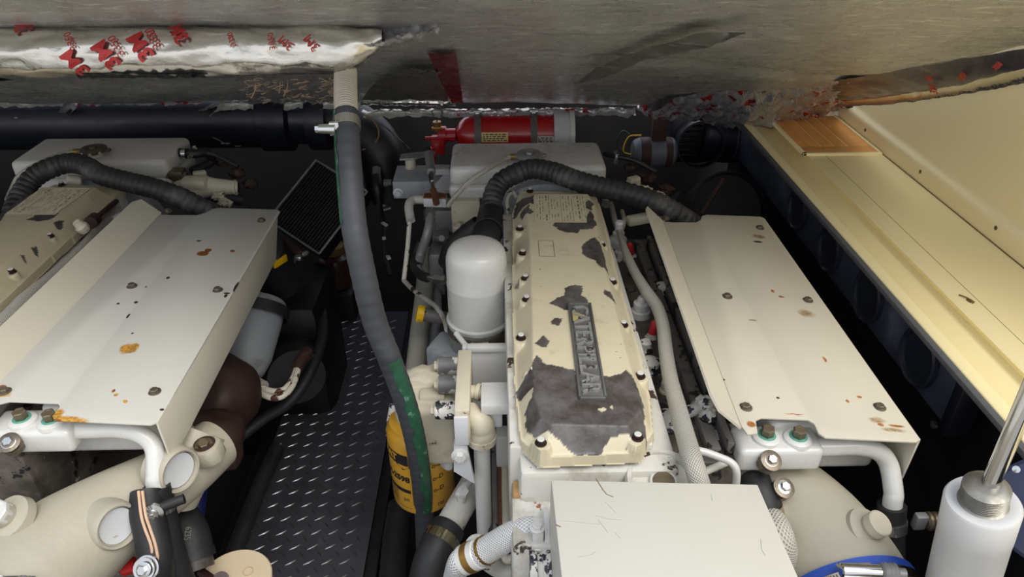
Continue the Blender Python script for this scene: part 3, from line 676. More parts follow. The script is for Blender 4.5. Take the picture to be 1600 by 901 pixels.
def heat_shield(E, parent, near_rust=False):
    z = 0.0; sl_ = lambda x: .767-.095*(x-E.x-.42)
    def MS(px, py):
        d = ray(px, py); t = (.767+.095*.42-CAM.z)/(d.z+.095*d.x); return CAM+d*t
    pts = [MS(*p)+E for p in ((1036, 346), (1052, 347), (1088, 347), (1095, 343), (1097, 337), (1104, 335), (1188, 338), (1195, 341), (1438, 686), (1432, 690), (1290, 683), (1279, 676), (1272, 661), (1262, 655), (1190, 652), (1181, 656), (1184, 676), (1168, 678), (1158, 664))]
    mb = MB().prism([(p.x, p.y) for p in pts], z-.004, z, .0012)
    for i, v in enumerate(mb.v): mb.v[i] = V((v.x, v.y, v.z+sl_(v.x)))
    o = part('heat_shield', mb, shield_mat(near_rust, E, mb), parent, 'flat white heat shield with six bolts and rust spots' if near_rust else 'flat cream white heat shield with six bolts')
    c0, c1 = pts[0], pts[-1]; z = sl_((c0.x+c1.x)/2); w, h = .047, .043
    # upturned lip on the valve cover side, rounded ends
    L = c0.y-c1.y; n = 24; mb = MB(); rowa = []; rowb = []
    for i in range(n+1):
        t = i/n; y = c1.y-.004+(L+.012)*t; x = c1.x+(c0.x-c1.x)*t; k = min(1, min(t*70, (1-t)*40))
        kk = math.sqrt(max(0, 1-(1-k)**2))*.16+.84; rowa.append(V((x, y, z-.001))); rowb.append(V((x-w*kk, y, z+h*kk)))
    nn = V((h, 0, w)).normalized()*.004; m = len(rowa)
    vs = rowa+rowb+[p-nn for p in rowa]+[p-nn for p in rowb]; fs = []
    for i in range(n): fs += [[i, i+1, m+i+1, m+i], [2*m+i, 3*m+i, 3*m+i+1, 2*m+i+1], [m+i, m+i+1, 3*m+i+1, 3*m+i], [i, 2*m+i, 2*m+i+1, i+1]]
    fs += [[0, m, 3*m, 2*m], [n, 2*m+n, 3*m+n, m+n]]; mb.add(vs, fs); part('lip', mb, mShieldR, o)
    # skirt folded down on the outboard side
    xk = pts[8].x; z = sl_(xk); ya = pts[8].y-.001; yb = pts[7].y+.001; zb = z-.095
    m = MB().prism([(ya+.0, z), (ya+.004, zb+.004), (ya+.010, zb), (yb-.085, zb), (yb-.078, zb+.006), (yb, z)], xk-.0035, xk+.0005, .001)
    for i, v in enumerate(m.v): m.v[i] = V((v.z, v.x, v.y))
    part('skirt', m, mShieldR, o)
    for (px, py) in ((1040, 341), (1187, 356), (1136, 463), (1262, 469), (1165, 636), (1374, 636)): q = MS(px, py)+E; bolt(o, V((q.x, q.y, sl_(q.x)-.001)), .0072, mBolt, spin=px)
    m = MB().box((.445+E.x, .875+E.y, .63), (.64+E.x, 1.55+E.y, .738), .012, seg=3); part('aftercooler', m, mWhiteClean, parent)
    return o
mShieldR = mat('heat_shield_cream_white', (203, 197, 180), .42, var=.05, vs=3, dirt_sheen=((184, 168, 136), .66, 7), chip=((96, 66, 40), .785, 26), bump=.1, bs=60)

def shield_mat(left, E, mb):
    lo = [min(v[i] for v in mb.v) for i in range(2)]; hi = [max(v[i] for v in mb.v) for i in range(2)]; c = V(((lo[0]+hi[0])/2, (lo[1]+hi[1])/2, 0))
    def S_(L):
        out = []
        for (px, py, rx, ry) in L:
            p = MZ(px, py, .76)-c; q = MZ(px+rx, py, .76)-c; w = MZ(px, py-ry, .76)-c; out.append((p.x, p.y, abs(q.x-p.x), abs(w.y-p.y)))
        return out
    if left:
        sp = [((200, 150, 66), S_([(200, 541, 15, 9), (210, 536, 8, 5), (98, 656, 40, 10), (86, 648, 12, 12), (0, 622, 20, 5), (178, 612, 4, 3), (194, 620, 4, 3)]), .0032, .3),
              ((150, 92, 34), S_([(316, 392, 10, 4), (324, 387, 5, 4), (362, 385, 5, 2), (84, 657, 14, 5), (110, 659, 16, 4), (3, 615, 8, 8), (175, 605, 3, 3)]), .002, .25),
              ((60, 50, 44), S_([(352, 448, 6, 1.5), (366, 437, 2, 8), (350, 452, 3, 3), (310, 374, 4, 1), (212, 472, 3, 2), (185, 476, 3, 1.5), (200, 493, 2, 4), (206, 518, 2, 1.5), (249, 628, 4, 2), (316, 532, 2, 4), (332, 505, 2, 2), (228, 448, 2, 1), (262, 432, 3, 2), (27, 568, 3, 1), (10, 580, 3, 1.5)]), .0012, .2)]
    else:
        sp = [((176, 150, 112), S_([(1262, 482, 16, 7), (1187, 362, 12, 4), (1374, 648, 16, 6), (1400, 662, 24, 4), (1165, 645, 10, 5), (1176, 500, 8, 2)]), .003, .6),
              ((178, 112, 54), S_([(1172, 669, 9, 6), (1405, 655, 14, 2.5), (1380, 655, 6, 3), (1290, 555, 3, 5), (1208, 450, 3, 3), (1222, 458, 5, 2), (1326, 620, 3, 3), (1240, 648, 18, 1.0), (1345, 612, 5, 2)]), .0022, .35),
              ((60, 46, 38), S_([(1215, 623, 3, 2), (1186, 371, 8, 1.5), (1130, 600, 1.5, 1.5)]), .0012, .2)]
    return mat('heat_shield_paint', (202, 196, 178) if not left else (196, 194, 185), .42, var=.05, vs=3, dirt_sheen=((188, 174, 146), .66, 7), bump=.1, bs=60, spots=sp)

def engine_common(E, R, left):
    """parts that both engines show"""
    P = lambda px, py, z: MZ(px, py, z)+E
    ex = E.x; ey = E.y
    m = MB().box((.03+ex, .76+ey, -.1), (.27+ex, 1.62+ey, FZ-.02), .01); m.box((.06+ex, .8+ey, -.28), (.24+ex, 1.55+ey, -.1), .01)
    part('engine_block', m, mWhiteWorn, R)
    m = MB().box((.016+ex, .80+ey, .60), (.235+ex, 1.60+ey, FZ-.006), .004); part('cylinder_head', m, mWhiteWorn, R)
    # dirty deck between cover and heat shield
    m = MB().box((.255+ex, .83+ey, .3), (.42+ex, 1.60+ey, .697), .006); d = part('inlet_deck', m, mDarkCast, R, 'oily dark casting with flaked grey paint')
    for (x, w, z) in ((.338, .022, .713), (.368, .012, .725)):
        m = MB().box((x+ex, .845+ey, z-.03), (x+w+ex, 1.56+ey, z), .003); part('rail', m, mDarkRail, d)
    for i in range(6): bolt(d, V((.349+ex, .93+ey+i*.115, .713)), .0065, mDarkRail)
    # expansion tank
    y1 = P(706, 224, .79).y+.01; y0 = P(702, 262, .79).y; x0 = P(702, 262, .79).x; x1 = P(950, 262, .79).x
    m = MB().box((x0, y0, .735), (x1, y1, .79), .016, seg=4); m.box((x0-.004, y0-.004, .695), (x1+.004, y1, .737), .014, seg=4)
    tk = part('expansion_tank', m, mTankL if left else mWhiteClean, R, 'flat rounded white coolant expansion tank' if not left else 'flat rounded white coolant expansion tank, shade put into its colour')
    c = P(827, 246, .80); c.z = .786
    m = MB().lathe([(.021, 0), (.021, .012), (.026, .013), (.026, .016), (.02, .016)], c, (0, 0, 1), 24); part('filler_neck', m, mWhiteClean if left else mGreyCast, tk)
    m = MB().lathe([(.034, 0), (.036, .003), (.036, .009), (.033, .012), (.022, .014), (.019, .012), (.011, .011), (.009, .016), (.004, .018), (.001, .018)], c+V((0, 0, .015)), (0, 0, 1), 32)
    m.box((c.x+.026, c.y-.008, c.z+.016), (c.x+.047, c.y+.008, c.z+.024), .003); m.box((c.x-.044, c.y-.01, c.z+.015), (c.x-.024, c.y+.01, c.z+.022), .003)
    part('pressure_cap', m, mRustCap if left else mGreyCast, tk, 'brown rusted pressure cap' if left else 'grey pressed metal pressure cap')
    if left:
        m = MB().lathe([(.034, 0), (.037, .002), (.037, .009), (.033, .011)], c+V((0, 0, .014)), (0, 0, 1), 9, caps=True); part('cap_rim', m, mCreamPaint, tk, 'cream paint left round the cap rim')
    # overflow tube
    a = c+V((-.034, -.004, .018)); m = MB().tube([a, a+V((-.03, -.006, .0)), P(765, 262, .80), P(735, 282, .775), P(712, 306, .73), P(700, 322, .70)], .0065, 14, 10); part('overflow_tube', m, mVinyl, R, 'clear overflow tube')
    m = MB().ring(a+V((-.006, 0, 0)), (-1, -.05, 0), .0085, .012, .003, 20); part('spring_clip', m, mNick, R)
    # ribbed intake hose arching over the cover
    pth = [P(768, 345, .735), P(768, 318, .76), P(778, 290, .79), P(800, 274, .81), P(830, 264, .82), P(865, 269, .82), P(900, 282, .815), P(945, 294, .80), P(990, 304, .79), P(1030, 318, .77), P(1062, 336, .74), P(1085, 352, .70)]
    m = MB().tube(pth, .0255, 28, 20, rf=lambda d_, t_: 1+.15*(abs(math.sin(d_*PI/.0165))**.5-.6), step=.002)
    part('ribbed_hose', m, mRibHose, R, 'black ribbed hose arching over the rear of the engine', ang=180)
    # blue grey bell housing face behind the cover
    m = MB().lathe([(.17, 0), (.17, .03), (.16, .036), (.001, .036)], V((.13+ex, 1.80+ey, .60)), (0, -1, 0), 48); part('rear_housing', m, mGreyPaint, R)
    m = MB().box((.17+ex, 1.66+ey, .60), (.25+ex, 1.70+ey, .765), .006); part('lifting_bracket', m, mWhiteClean, R)
    c = P(868, 296, .74)+V((0, .02, 0)); m = MB().lathe([(.028, 0), (.028, .014), (.018, .016), (.018, .004), (.001, .004)], V((c.x, 1.665+ey, .735)), (0, -1, 0), 28); part('end_cap', m, mBlack, R)
    # rear fittings cluster, right of the tank
    m = MB()
    for (px, py, z, r) in ((985, 262, .72, .016), (1012, 278, .70, .020), (1040, 296, .68, .018)):
        q = P(px, py, z); m.sphere(q, r, (1.3, 1, .8), 14, .5, 12)
    part('rear_fitting', m, mBrown, R)
    m = MB()
    for (px, py, z, r) in ((990, 286, .735, .013), (1008, 296, .73, .012), (1026, 306, .725, .014), (1044, 316, .72, .012), (1058, 328, .71, .010), (1062, 340, .70, .008)):
        q = P(px, py, z); m.sphere(q, r, (1.5, 1, .7), 12, .9, 16)
    part('flaky_casting', m, mCreamPaint, R)
    m = MB(); m.tube([P(990, 290, .725), P(1015, 300, .725), P(1045, 318, .715), P(1062, 330, .695)], .010, 12, 8); m.cbox(P(990, 282, .74), (.035, .022, .022), .004, Matrix.Rotation(.5, 3, 'Z'))
    part('rear_elbow', m, mCreamPaint, R)
    m = MB().tube([P(945, 240, .76), P(962, 244, .77), P(990, 250, .76), P(1025, 268, .73)], .007, 10, 8); part('tank_hose', m, mRubber, R)
    m = MB().tube([P(962, 236, .79), P(964, 244, .775), P(962, 254, .77)], .006, 10, 6); part('hose_fitting', m, mSteel, R)
    # manifold at the front, bolts and bent pipe
    zt = .728
    a = P(1142, 668, zt); b = P(1290, 700, zt); x0 = a.x; x1 = b.x; yf = P(1200, 705, zt).y; yb = P(1200, 668, zt).y+.01
    zb = MY(1200, 738, P(1200, 705, zt).y-ey).z
    m = MB().box((x0, yf, zb), (x1, yb, zt), .010, seg=3)
    mf = part('front_manifold', m, mWhiteClean, R, 'white manifold casting with two large bolts')
    for (px, py) in ((1197, 684), (1246, 686)):
        q = P(px, py, zt); q.z = zt-.002; m = MB().lathe([(.024, 0), (.022, .006), (.0175, .009), (.001, .009)], q, (0, 0, 1), 24); part('boss', m, mWhiteClean, mf)
        m = MB().lathe([(.0145, .009), (.0140, .0100), (.001, .0100)], q, (0, 0, 1), 24); part('gasket_ring', m, mTeal, mf)
        inst('bolt', 'tall_hex', tallbolt, mOldBolt, mf, q+V((0, 0, .0095)), (0, -.05, 1), .0108, .3)
    q0 = V((x1-.004, (yf+yb)/2-.004, (zt+zb)/2+.004)); pr = .0152
    e1 = P(1395, 782, .631)
    m = MB().tube([q0, q0+V((.03, -.0, .0)), q0.lerp(V((e1.x, q0.y, q0.z)), .52), q0.lerp(V((e1.x, q0.y, q0.z)), .80)+V((0, -.003, -.008)), V((e1.x-.004, q0.y-.012, q0.z-.030)), e1.lerp(V((e1.x, q0.y, q0.z)), .25)+V((.001, -.004, -.006)), e1, e1+V((.002, -.010, -.04))], pr, 28, 14)
    part('bent_pipe', m, mWhiteClean, mf, 'white pipe bent down from the manifold')
    # hose below the bend
    h0 = e1+V((.000, -.002, -.008)); h1 = e1+V((.006, -.022, -.075)); 
    m = MB().tube([h0, h1, e1+V((.016, -.05, -.15)), e1+V((.03, -.07, -.25))], .0225, 26, 12); part('coolant_hose', m, mRubber, R, 'black hose below the bent pipe')
    ax = (h1-h0).normalized(); cpos = h0.lerp(h1, .38); m = MB().ring(cpos, ax, .0245, .018, .003, 36); cl = part('hose_clamp', m, mSteel, R)
    if left: dd = V((.25, -.95, .2)).normalized(); cc = cpos+V((.006, -.034, .012)); sp_ = V((.9, .2, .1)).normalized()
    else: dd = V((1, -.1, .05)).normalized(); cc = cpos+V((.034, -.008, .004)); sp_ = dd
    if left:
        m = MB().lathe([(.013, -.004), (.0165, 0), (.0165, .006), (.009, .008), (.009, .012), (.001, .012)], cc, dd, 24); part('washer_stack', m, mSteel, cl)
        bolt(cl, cc+dd*.010, .0062, mSteel, dd); m = MB().cyl(cc-dd*.004+V((-.002, 0, 0)), cc-dd*.004+V((.045, .018, .006)), .0085); part('spring_barrel', m, mRubber, cl)
        m = MB().cbox(cc+V((-.027, .004, 0)), (.014, .012, .026), .003); part('clamp_lug', m, mSteel, cl)
    else:
        m = MB().cbox(cc+V((.008, 0, 0)), (.02, .014, .03), .003); part('clamp_lug', m, mGreyCast, cl)
        m = MB().lathe([(.012, .0), (.0155, .003), (.0155, .007), (.013, .009), (.0155, .011), (.0155, .015), (.013, .017), (.0155, .019), (.0155, .023), (.008, .026), (.008, .034), (.001, .034)], cc+V((.018, 0, 0)), dd, 24); part('spring_barrel', m, mOldBolt, cl)
    # T bolt clamp standing in front of the manifold
    q = P(1199, 712, .715)+V((0, -.012, .0)); dd = V((.1, -.45, .9)).normalized()
    m = MB().lathe([(.012, -.022), (.0145, -.018), (.0165, -.014), (.0150, -.010), (.0170, -.006), (.0155, -.002), (.0170, .002), (.0170, .006), (.010, .008), (.001, .008)], q, dd, 24); o = part('clamp_nut', m, mBolt, R)
    bolt(o, q+dd*.006, .0075, mSteel, dd)
    m = MB().tube([q-dd*.02, q-dd*.04+V((-.004, 0, 0)), q-dd*.075+V((-.014, 0, 0))], .006, 10, 5); part('clamp_stem', m, mBolt, R)
    # big cast elbow
    pe = [V((.36, .96, .56)), V((.42, .925, .57)), V((.48, .86, .572)), V((.52, .785, .565)), V((.54, .71, .553)), V((.545, .645, .54)), V((.547, .58, .52)), V((.548, .50, .49))]
    pe = [p+E for p in pe]; rr_ = [.075, .084, .090, .095, .098, .098, .098, .098]
    if left:
        pe = [V(p) for p in ((-.55, 1.05, .55), (-.585, .98, .555), (-.63, .915, .56), (-.67, .862, .562), (-.715, .80, .558), (-.745, .745, .552), (-.768, .69, .543), (-.785, .63, .525))]; rr_ = [.05, .056, .064, .075, .088, .096, .099, .099]
    m = MB().tube(pe, rr_, 48, 12)
    el = part('exhaust_elbow', m, mElbow, R, 'large sand coloured cast exhaust elbow')
    c = V((.566, .735, .646))+E; ax = V((.35, -.3, .9)).normalized()
    if left: c = MZ(15, 808, .655); ax = V((-.25, -.4, .9)).normalized()
    m = MB().lathe([(.036, -.012), (.034, .003), (.024, .006), (.019, .008), (.019, .022), (.001, .022)], c, ax, 30); pg = part('plug_boss', m, mElbow, el)
    m = MB().lathe([(.0185, 0), (.020, .002), (.020, .016), (.018, .018), (.001, .018)], c+ax*.012, ax, 8 if left else 26); part('plug', m, mWhiteClean if left else mCreamPaint, pg)
    # band clamp round the elbow's end
    d = (pe[-1]-pe[-3]).normalized(); bc_, d = (pe[4].lerp(pe[5], .3), (pe[5]-pe[4]).normalized()) if not left else (pe[5].lerp(pe[6], .7), (pe[6]-pe[5]).normalized())
    m = MB().ring(bc_+d*-.012, d, .104, .006, .004, 64); part('sleeve_edge', m, mWhiteClean if left else mBlueBand, el)
    m = MB().ring(bc_-d*.006, d, .1055, .075, .004, 64); sv = part('silicone_sleeve', m, mBlueBand, el, 'blue silicone sleeve')
    m = MB().ring(bc_+d*.004, d, .1085, .030, .003, 64); bd = part('band_clamp', m, mBand, el, 'bright stainless band clamp')
    m = MB().ring(bc_+d*.044, d, .1085, .016, .003, 64); part('band_clamp', m, mBand, el)
    side = d.cross(V((1, 0, 0))).normalized()
    if side.z < 0: side = -side
    for k in range(46):   # screw slots pressed into the band
        a_ = -.95+.022*k*.9 if not left else -.4+.02*k*.9
        u = V((1, 0, 0)); rr = (side*math.cos(a_)+u*math.sin(a_)); q = bc_+d*.019+rr*.1086
        if left and k % 2: continue
        if k < 24 or left: part('slot', MB().cbox(q, (.0012, .016, .0012), 0, V((0, 1, 0)).rotation_difference(d).to_matrix()), mPrintBlack, bd) if k % 2 == 0 else None
    cc = bc_+d*.016+side*.114+V((-.02, 0, .0)) if not left else bc_+d*.016+side*.108+V((.052, 0, -.01)); ux = V((1, -.08, 0)).normalized()
    m = MB().cyl(cc-ux*.035, cc+ux*.022, .0105, n=22, bev=.002); hs = part('clamp_housing', m, mChrome, el)
    m = MB().lathe([(.0105, 0), (.014, .002), (.0115, .005), (.014, .008), (.0115, .011), (.014, .014), (.0115, .017), (.014, .020), (.010, .022), (.007, .024), (.007, .034), (.001, .034)], cc+ux*.022, ux, 22); part('spring_washer', m, mGreyCast, hs)
    m = MB().cbox(cc+V((-.01, -.014, -.006)), (.05, .008, .006), .001); m.cbox(cc+V((-.01, .013, -.004)), (.05, .006, .006), .001); part('clamp_bracket', m, mSteel, hs)
    return tk
mBoltRim = mat('dark_brown_bare_rim', (52, 36, 30), .4, .3, var=.3, vs=60, bump=.3)
mOldBolt = mat('tarnished_brass_bolt', (128, 116, 94), .42, .7, var=.25, vs=60, rust=((104, 60, 36), .62, 80), bump=.25, bs=200)
mRustCap = mat('brown_corroded_cap', (88, 74, 62), .6, .2, var=.3, vs=40, bump=.5)
mTankL = mat('shaded_grey_white_tank_paint', (206, 203, 195), .45, var=.06, vs=4, dirt_sheen=((164, 158, 142), .62, 6), bump=.08, bs=60)  # left tank's copy of the white enamel, with shade in its colour


# ------------------------------------------------------------------ RIGHT ENGINE
E0 = V((0, 0, 0)); RE = thing('marine_engine', 'right marine diesel engine, cream white, its valve cover heavily flaked and lettered', 'engine', (.15, 1.2, -.28), 'twin marine diesel engines')
engine_common(E0, RE, False)
C_ = lambda L: [cov(*p) for p in L]
polysR = [C_(p) for p in (
    [(800, 344), (806, 318), (818, 302), (835, 301), (835, 319), (823, 322), (815, 328), (808, 340)],
    [(816, 332), (825, 324), (833, 330), (828, 337), (822, 338), (818, 346), (811, 342)],
    [(861, 351), (870, 345), (890, 344), (912, 344), (917, 338), (920, 328), (927, 336), (932, 350), (926, 357), (905, 358), (901, 364), (885, 362), (870, 357)],
    [(911, 318), (920, 311), (927, 318), (924, 329), (914, 323)],
    [(907, 385), (920, 374), (930, 370), (940, 382), (946, 400), (952, 422), (938, 416), (930, 406), (915, 402), (908, 396)],
    [(857, 472), (870, 464), (882, 461), (884, 448), (898, 444), (911, 446), (911, 462), (918, 470), (922, 482), (885, 484), (874, 480)],
    [(860, 503), (868, 496), (878, 496), (875, 509), (862, 508)], [(837, 535), (848, 524), (858, 532), (856, 542), (845, 541)],
    [(944, 450), (956, 455), (963, 469), (953, 466), (946, 460)], [(806, 445), (812, 443), (812, 452), (806, 450)],
    [(838, 553), (850, 566), (870, 572), (894, 575), (898, 584), (950, 588), (966, 584), (980, 577), (988, 584), (1001, 605), (1010, 640), (1014, 668), (1004, 679), (984, 678), (955, 682), (950, 690), (941, 709), (908, 714), (893, 704), (885, 692), (868, 682), (856, 667), (838, 670), (824, 666), (818, 655), (820, 640), (828, 620), (812, 622), (806, 612), (815, 595), (828, 575)])]
islR = [C_(p) for p in ([(815, 622), (822, 612), (834, 604), (835, 610), (830, 620), (820, 626)], [(934, 638), (942, 633), (948, 638), (940, 643)], [(953, 634), (958, 632), (958, 640)])]
vcR = valve_cover(E0, polysR, islR, mPeelR, RE)
heat_shield(E0, RE)

def cover_label(vc, E, name='data_plate'):
    a, b, c, d = [MZ(px, py, TZ+.0012)+E for px, py in ((835, 303), (914, 304), (917, 347), (836, 347))]
    m = MB().add([a, b, c, d], [[0, 3, 2, 1]]); m.add([p-V((0, 0, .001)) for p in (a, b, c, d)], [[0, 1, 2, 3]])
    o = part('data_sticker', m, mSticker, vc, 'painted over data sticker with fine print')
    rx = (b-a); ry = (d-a); mb = MB(); rnd = random.Random(4)
    for col_ in range(17):
        if col_ == 8: 
            p = a+rx*(.5); mb.add([p, p+rx*.006, p+rx*.006+ry, p+ry], [[0, 1, 2, 3]]); continue
        u = .04+col_*.056; v = .06
        while v < .9:
            l = rnd.uniform(.03, .13)
            if rnd.random() < .72:
                w = .012 if col_ not in (3, 14) else .026
                p = a+rx*u+ry*v; q = ry*min(l, .94-v); mb.add([p, p+rx*w, p+rx*w+q, p+q], [[0, 1, 2, 3]])
            v += l+rnd.uniform(.015, .06)
    mb.v = [p+V((0, 0, .0003)) for p in mb.v]; part('fine_print', mb, mPrintGrey, o)
N = NT('painted_over_sticker'); N.l(N.mix(N.ramp(N.noise(20, 6), .3, .7), lin((204, 194, 164)), lin((214, 204, 174))), N.b.inputs['Base Color']); N.b.inputs['Roughness'].default_value = .5; mSticker = N.mat
mPrintGrey = mat('faded_grey_print', (128, 118, 96), .6, var=.2, bump=0)
cover_label(vcR, E0)
# faint square outline left on the paint
a, b, c, d = [MZ(px, py, TZ+.0006) for px, py in ((841, 376), (864, 376), (867, 401), (843, 400))]
m = MB().tube([a, b, c, d, a], .0006, 5, smooth=False); part('sticker_outline', m, mPrintGrey, vcR)

def cover_plate(vc, E):
    k = [MZ(px, py, TZ)+E for px, py in ((888, 476), (922, 475), (950, 623), (903, 626))]
    cx = (k[0]+k[1]+k[2]+k[3])/4; ax = ((k[0]+k[1])/2-(k[2]+k[3])/2); Lh = ax.length; wx = ((k[1]-k[0]).length+(k[2]-k[3]).length)/2
    yv = ax.normalized(); xv = V((yv.y, -yv.x, 0))     # across, pointing right
    M = Matrix((( xv.x, yv.x, 0, cx.x), (xv.y, yv.y, 0, cx.y), (0, 0, 1, TZ), (0, 0, 0, 1)))
    m = MB().box((-wx/2, -Lh/2, -.001), (wx/2, Lh/2, .0022), .0012, M)
    for lo, hi in (((-wx/2, -Lh/2, 0), (-wx/2+.004, Lh/2, .005)), ((wx/2-.004, -Lh/2, 0), (wx/2, Lh/2, .005)), ((-wx/2, -Lh/2, 0), (wx/2, -Lh/2+.004, .005)), ((-wx/2, Lh/2-.004, 0), (wx/2, Lh/2, .005))): m.box(lo, hi, .0012, M)
    o = part('name_plate', m, mPlate, vc, 'dark cast name plate with raised capital letters')
    m = MB()
    vs, fs = text_geo('CATERPILLAR', 1.0, .0, .006); w = max(v.x for v in vs)-min(v.x for v in vs); hh = max(v.y for v in vs)-min(v.y for v in vs)
    x_ = (max(v.x for v in vs)+min(v.x for v in vs))/2; y_ = (max(v.y for v in vs)+min(v.y for v in vs))/2
    sx = (Lh-.022)/w; sy = (wx-.014)/hh; vs2, fs2 = text_geo('CATERPILLAR', 1.0, .5, .006)
    m.v = [M @ V(((v.y-y_)*sy, -(v.x-x_)*sx, .0022+(v.z+.5)*.0036)) for v in vs2]; m.f = fs2; m.m = [0]*len(fs2)
    part('raised_lettering', m, mPlateEdge, o)
    yy = Lh/2-.011-(Lh-.022)*.135; m = MB().prism([(-wx/2+.006, yy-.017), (wx*.16, yy), (-wx/2+.006, yy+.017)], .003, .0056, .0004, M); part('yellow_triangle', m, mTri, o)
mPeelGrey = mat('grey_barrel_with_white_flakes', (116, 116, 116), .5, .1, var=.2, vs=30, chip=((212, 210, 202), .52, 34), bump=.3)
mPlate = mat('dull_cast_plate', (118, 117, 115), .4, .5, var=.2, vs=30, chip=((130, 128, 122), .60, 40), bump=.4, bs=150)
mPlateEdge = mat('worn_letter_metal', (172, 171, 168), .4, .5, var=.25, vs=60, chip=((84, 82, 80), .56, 60), bump=.3, bs=200)
mTri = mat('faded_yellow_triangle', (176, 162, 104), .45, .2, var=.15, bump=.1)
cover_plate(vcR, E0)

# ---- fittings on the dark deck right of the cover
def P(px, py, z): return MZ(px, py, z)
hp = [P(955, 318, .72), P(961, 345, .735), P(969, 366, .74), P(977, 392, .75), P(992, 425, .755), P(1010, 455, .76), P(1027, 480, .76), P(1036, 510, .76), P(1040, 545, .76), P(1047, 590, .76), P(1060, 640, .765), P(1072, 685, .775), P(1084, 725, .785), P(1096, 765, .77)]
m = MB().tube(hp, [.0065, .007, .0075, .008, .0095, .0105, .0125, .0125, .013, .0135, .0145, .015, .015], 20, 12); part('braided_harness', m, mBraidGrey, RE, 'dirty white braided harness along the valve cover')
m = MB().tube([P(972, 330, .70), P(975, 345, .73), P(970, 362, .735)], .006, 10, 6); m.cbox(P(1000, 342, .725), (.075, .026, .024), .006, Matrix.Rotation(.35, 3, 'Z')); part('plug_connector', m, mCreamPaint, RE)
m = MB().cbox(P(1038, 340, .725), (.026, .034, .03), .008); part('connector_end', m, mMottle, RE)
b = P(965, 383, .697); m = MB().lathe([(.022, 0), (.022, .018), (.0195, .022), (.0145, .024), (.0145, .036), (.010, .040), (.011, .062), (.008, .066), (.001, .066)], b, (0, 0, 1), 24); part('sender', m, mWhiteClean, RE, 'white threaded sender')
b = P(1000, 494, .695); m = MB().lathe([(.021, 0), (.020, .016), (.017, .018), (.0165, .030), (.0165, .034), (.010, .038), (.009, .046), (.006, .05), (.001, .05)], b, (0, 0, 1), 16); part('sender', m, mWhiteClean, RE)
for (px, py, px2, py2) in ((986, 398, 984, 382), (1018, 524, 1024, 502)):
    a = P(px, py, .70); c = P(px2, py2, .73); dd = (c-a).normalized()
    m = MB().lathe([(.013, -.025), (.013, -.004), (.009, 0), (.009, .004)], a, dd, 16); vb = part('bleed_valve', m, mWhiteWorn, RE)
    m = MB().lathe([(.0075, 0), (.0085, .003), (.0072, .03), (.005, .034), (.001, .034)], a, dd, 16); part('red_cap', m, mRedPlastic, vb, 'red plastic cap')
for (px, py, r, mm) in ((968, 405, .014, mWhiteWorn), (1034, 458, .015, mMottle), (1015, 578, .018, mMottle), (1012, 634, .014, mGreyCast), (932, 300, .010, mSteel), (946, 322, .010, mGreyCast), (1008, 548, .012, mMottle), (1040, 612, .010, mCreamPaint)):
    q = P(px, py, .695); m = MB().lathe([(r*1.3, 0), (r*1.2, .006), (r, .008), (r, .022), (r*.6, .026), (.001, .026)], q, (0, 0, 1), 14); part('deck_fitting', m, mm, RE)
m = MB(); a = P(1062, 648, .71); b = P(1100, 634, .72); m.cyl(a, b, .011, n=16); m.sphere(b, .019, (1, 1.1, 1), 16, .25, 20); m.sphere(b+V((.002, -.022, -.004)), .016, (1, 1, 1), 14, .3, 20); part('flaked_tee', m, mMottle, RE, 'white tee fitting flaking down to black')
q = P(1040, 660, .70); m = MB().lathe([(.026, -.02), (.028, 0), (.026, .006), (.018, .008), (.016, .004), (.001, .004)], q, (-.2, -.2, 1), 26); part('oil_filler', m, mMottle, RE)

# ---- timing cover in front with round cap
z = .70; a = P(805, 700, z); b = P(1105, 690, z)
m = MB().prism([(p.x, p.y) for p in (P(803, 640, z), P(798, 760, z), P(800, 850, z), P(860, 850, z), P(1100, 850, z), P(1108, 690, z), P(1060, 655, z))], .3, z-.006, .008); tc = part('timing_cover', m, mWhiteWorn, RE, 'white front timing cover')
q = P(927, 738, .722); bolt(tc, V((q.x, q.y-.012, .716)), .0115, mBoltPeel, (0, -.5, 1)); m = MB().cyl(V((q.x, q.y+.03, .69)), V((q.x, q.y-.011, .715)), .016, n=20); part('bolt_boss', m, mWhiteWorn, tc); bolt(tc, P(817, 725, z-.004), .012, mBoltPeel); bolt(tc, P(1040, 700, z-.004), .006, mBoltPeel)
m = MB().cbox(P(832, 765, z-.004), (.062, .03, .012), .004); part('chipped_ledge', m, mRustPaint, tc)
q = P(1037, 752, z+.045); m = MB().lathe([(.050, -.07), (.050, -.012), (.056, -.010), (.057, 0), (.054, .006), (.048, .006), (.045, -.005), (.022, -.005), (.020, .001), (.001, .001)], q, (0, -.15, 1), 44); rc = part('round_cap', m, mWhiteWorn, RE, 'round white cap with a rusty hub')
m = MB().lathe([(.018, -.004), (.016, .003), (.001, .003)], q, (0, -.15, 1), 24); part('cap_hub', m, mOldBolt, rc)
# coupling discs on the manifold's end
m = MB(); c0 = V((P(1105, 700, .66).x, P(1120, 700, .66).y, .655)); prof = [(.040, 0), (.046, .004), (.046, .022), (.041, .024), (.041, .034), (.047, .036), (.047, .050), (.040, .052), (.040, .06), (.043, .064), (.043, .074), (.03, .076)]
m.lathe(prof, c0, (1, 0, 0), 36); part('pipe_coupling', m, mWhiteWorn, RE, 'white pipe coupling with ringed flanges')
m = MB().ring(c0+V((.0235, 0, 0)), (1, 0, 0), .0425, .010, .003, 36); part('coupling_gap', m, mBrown, RE)
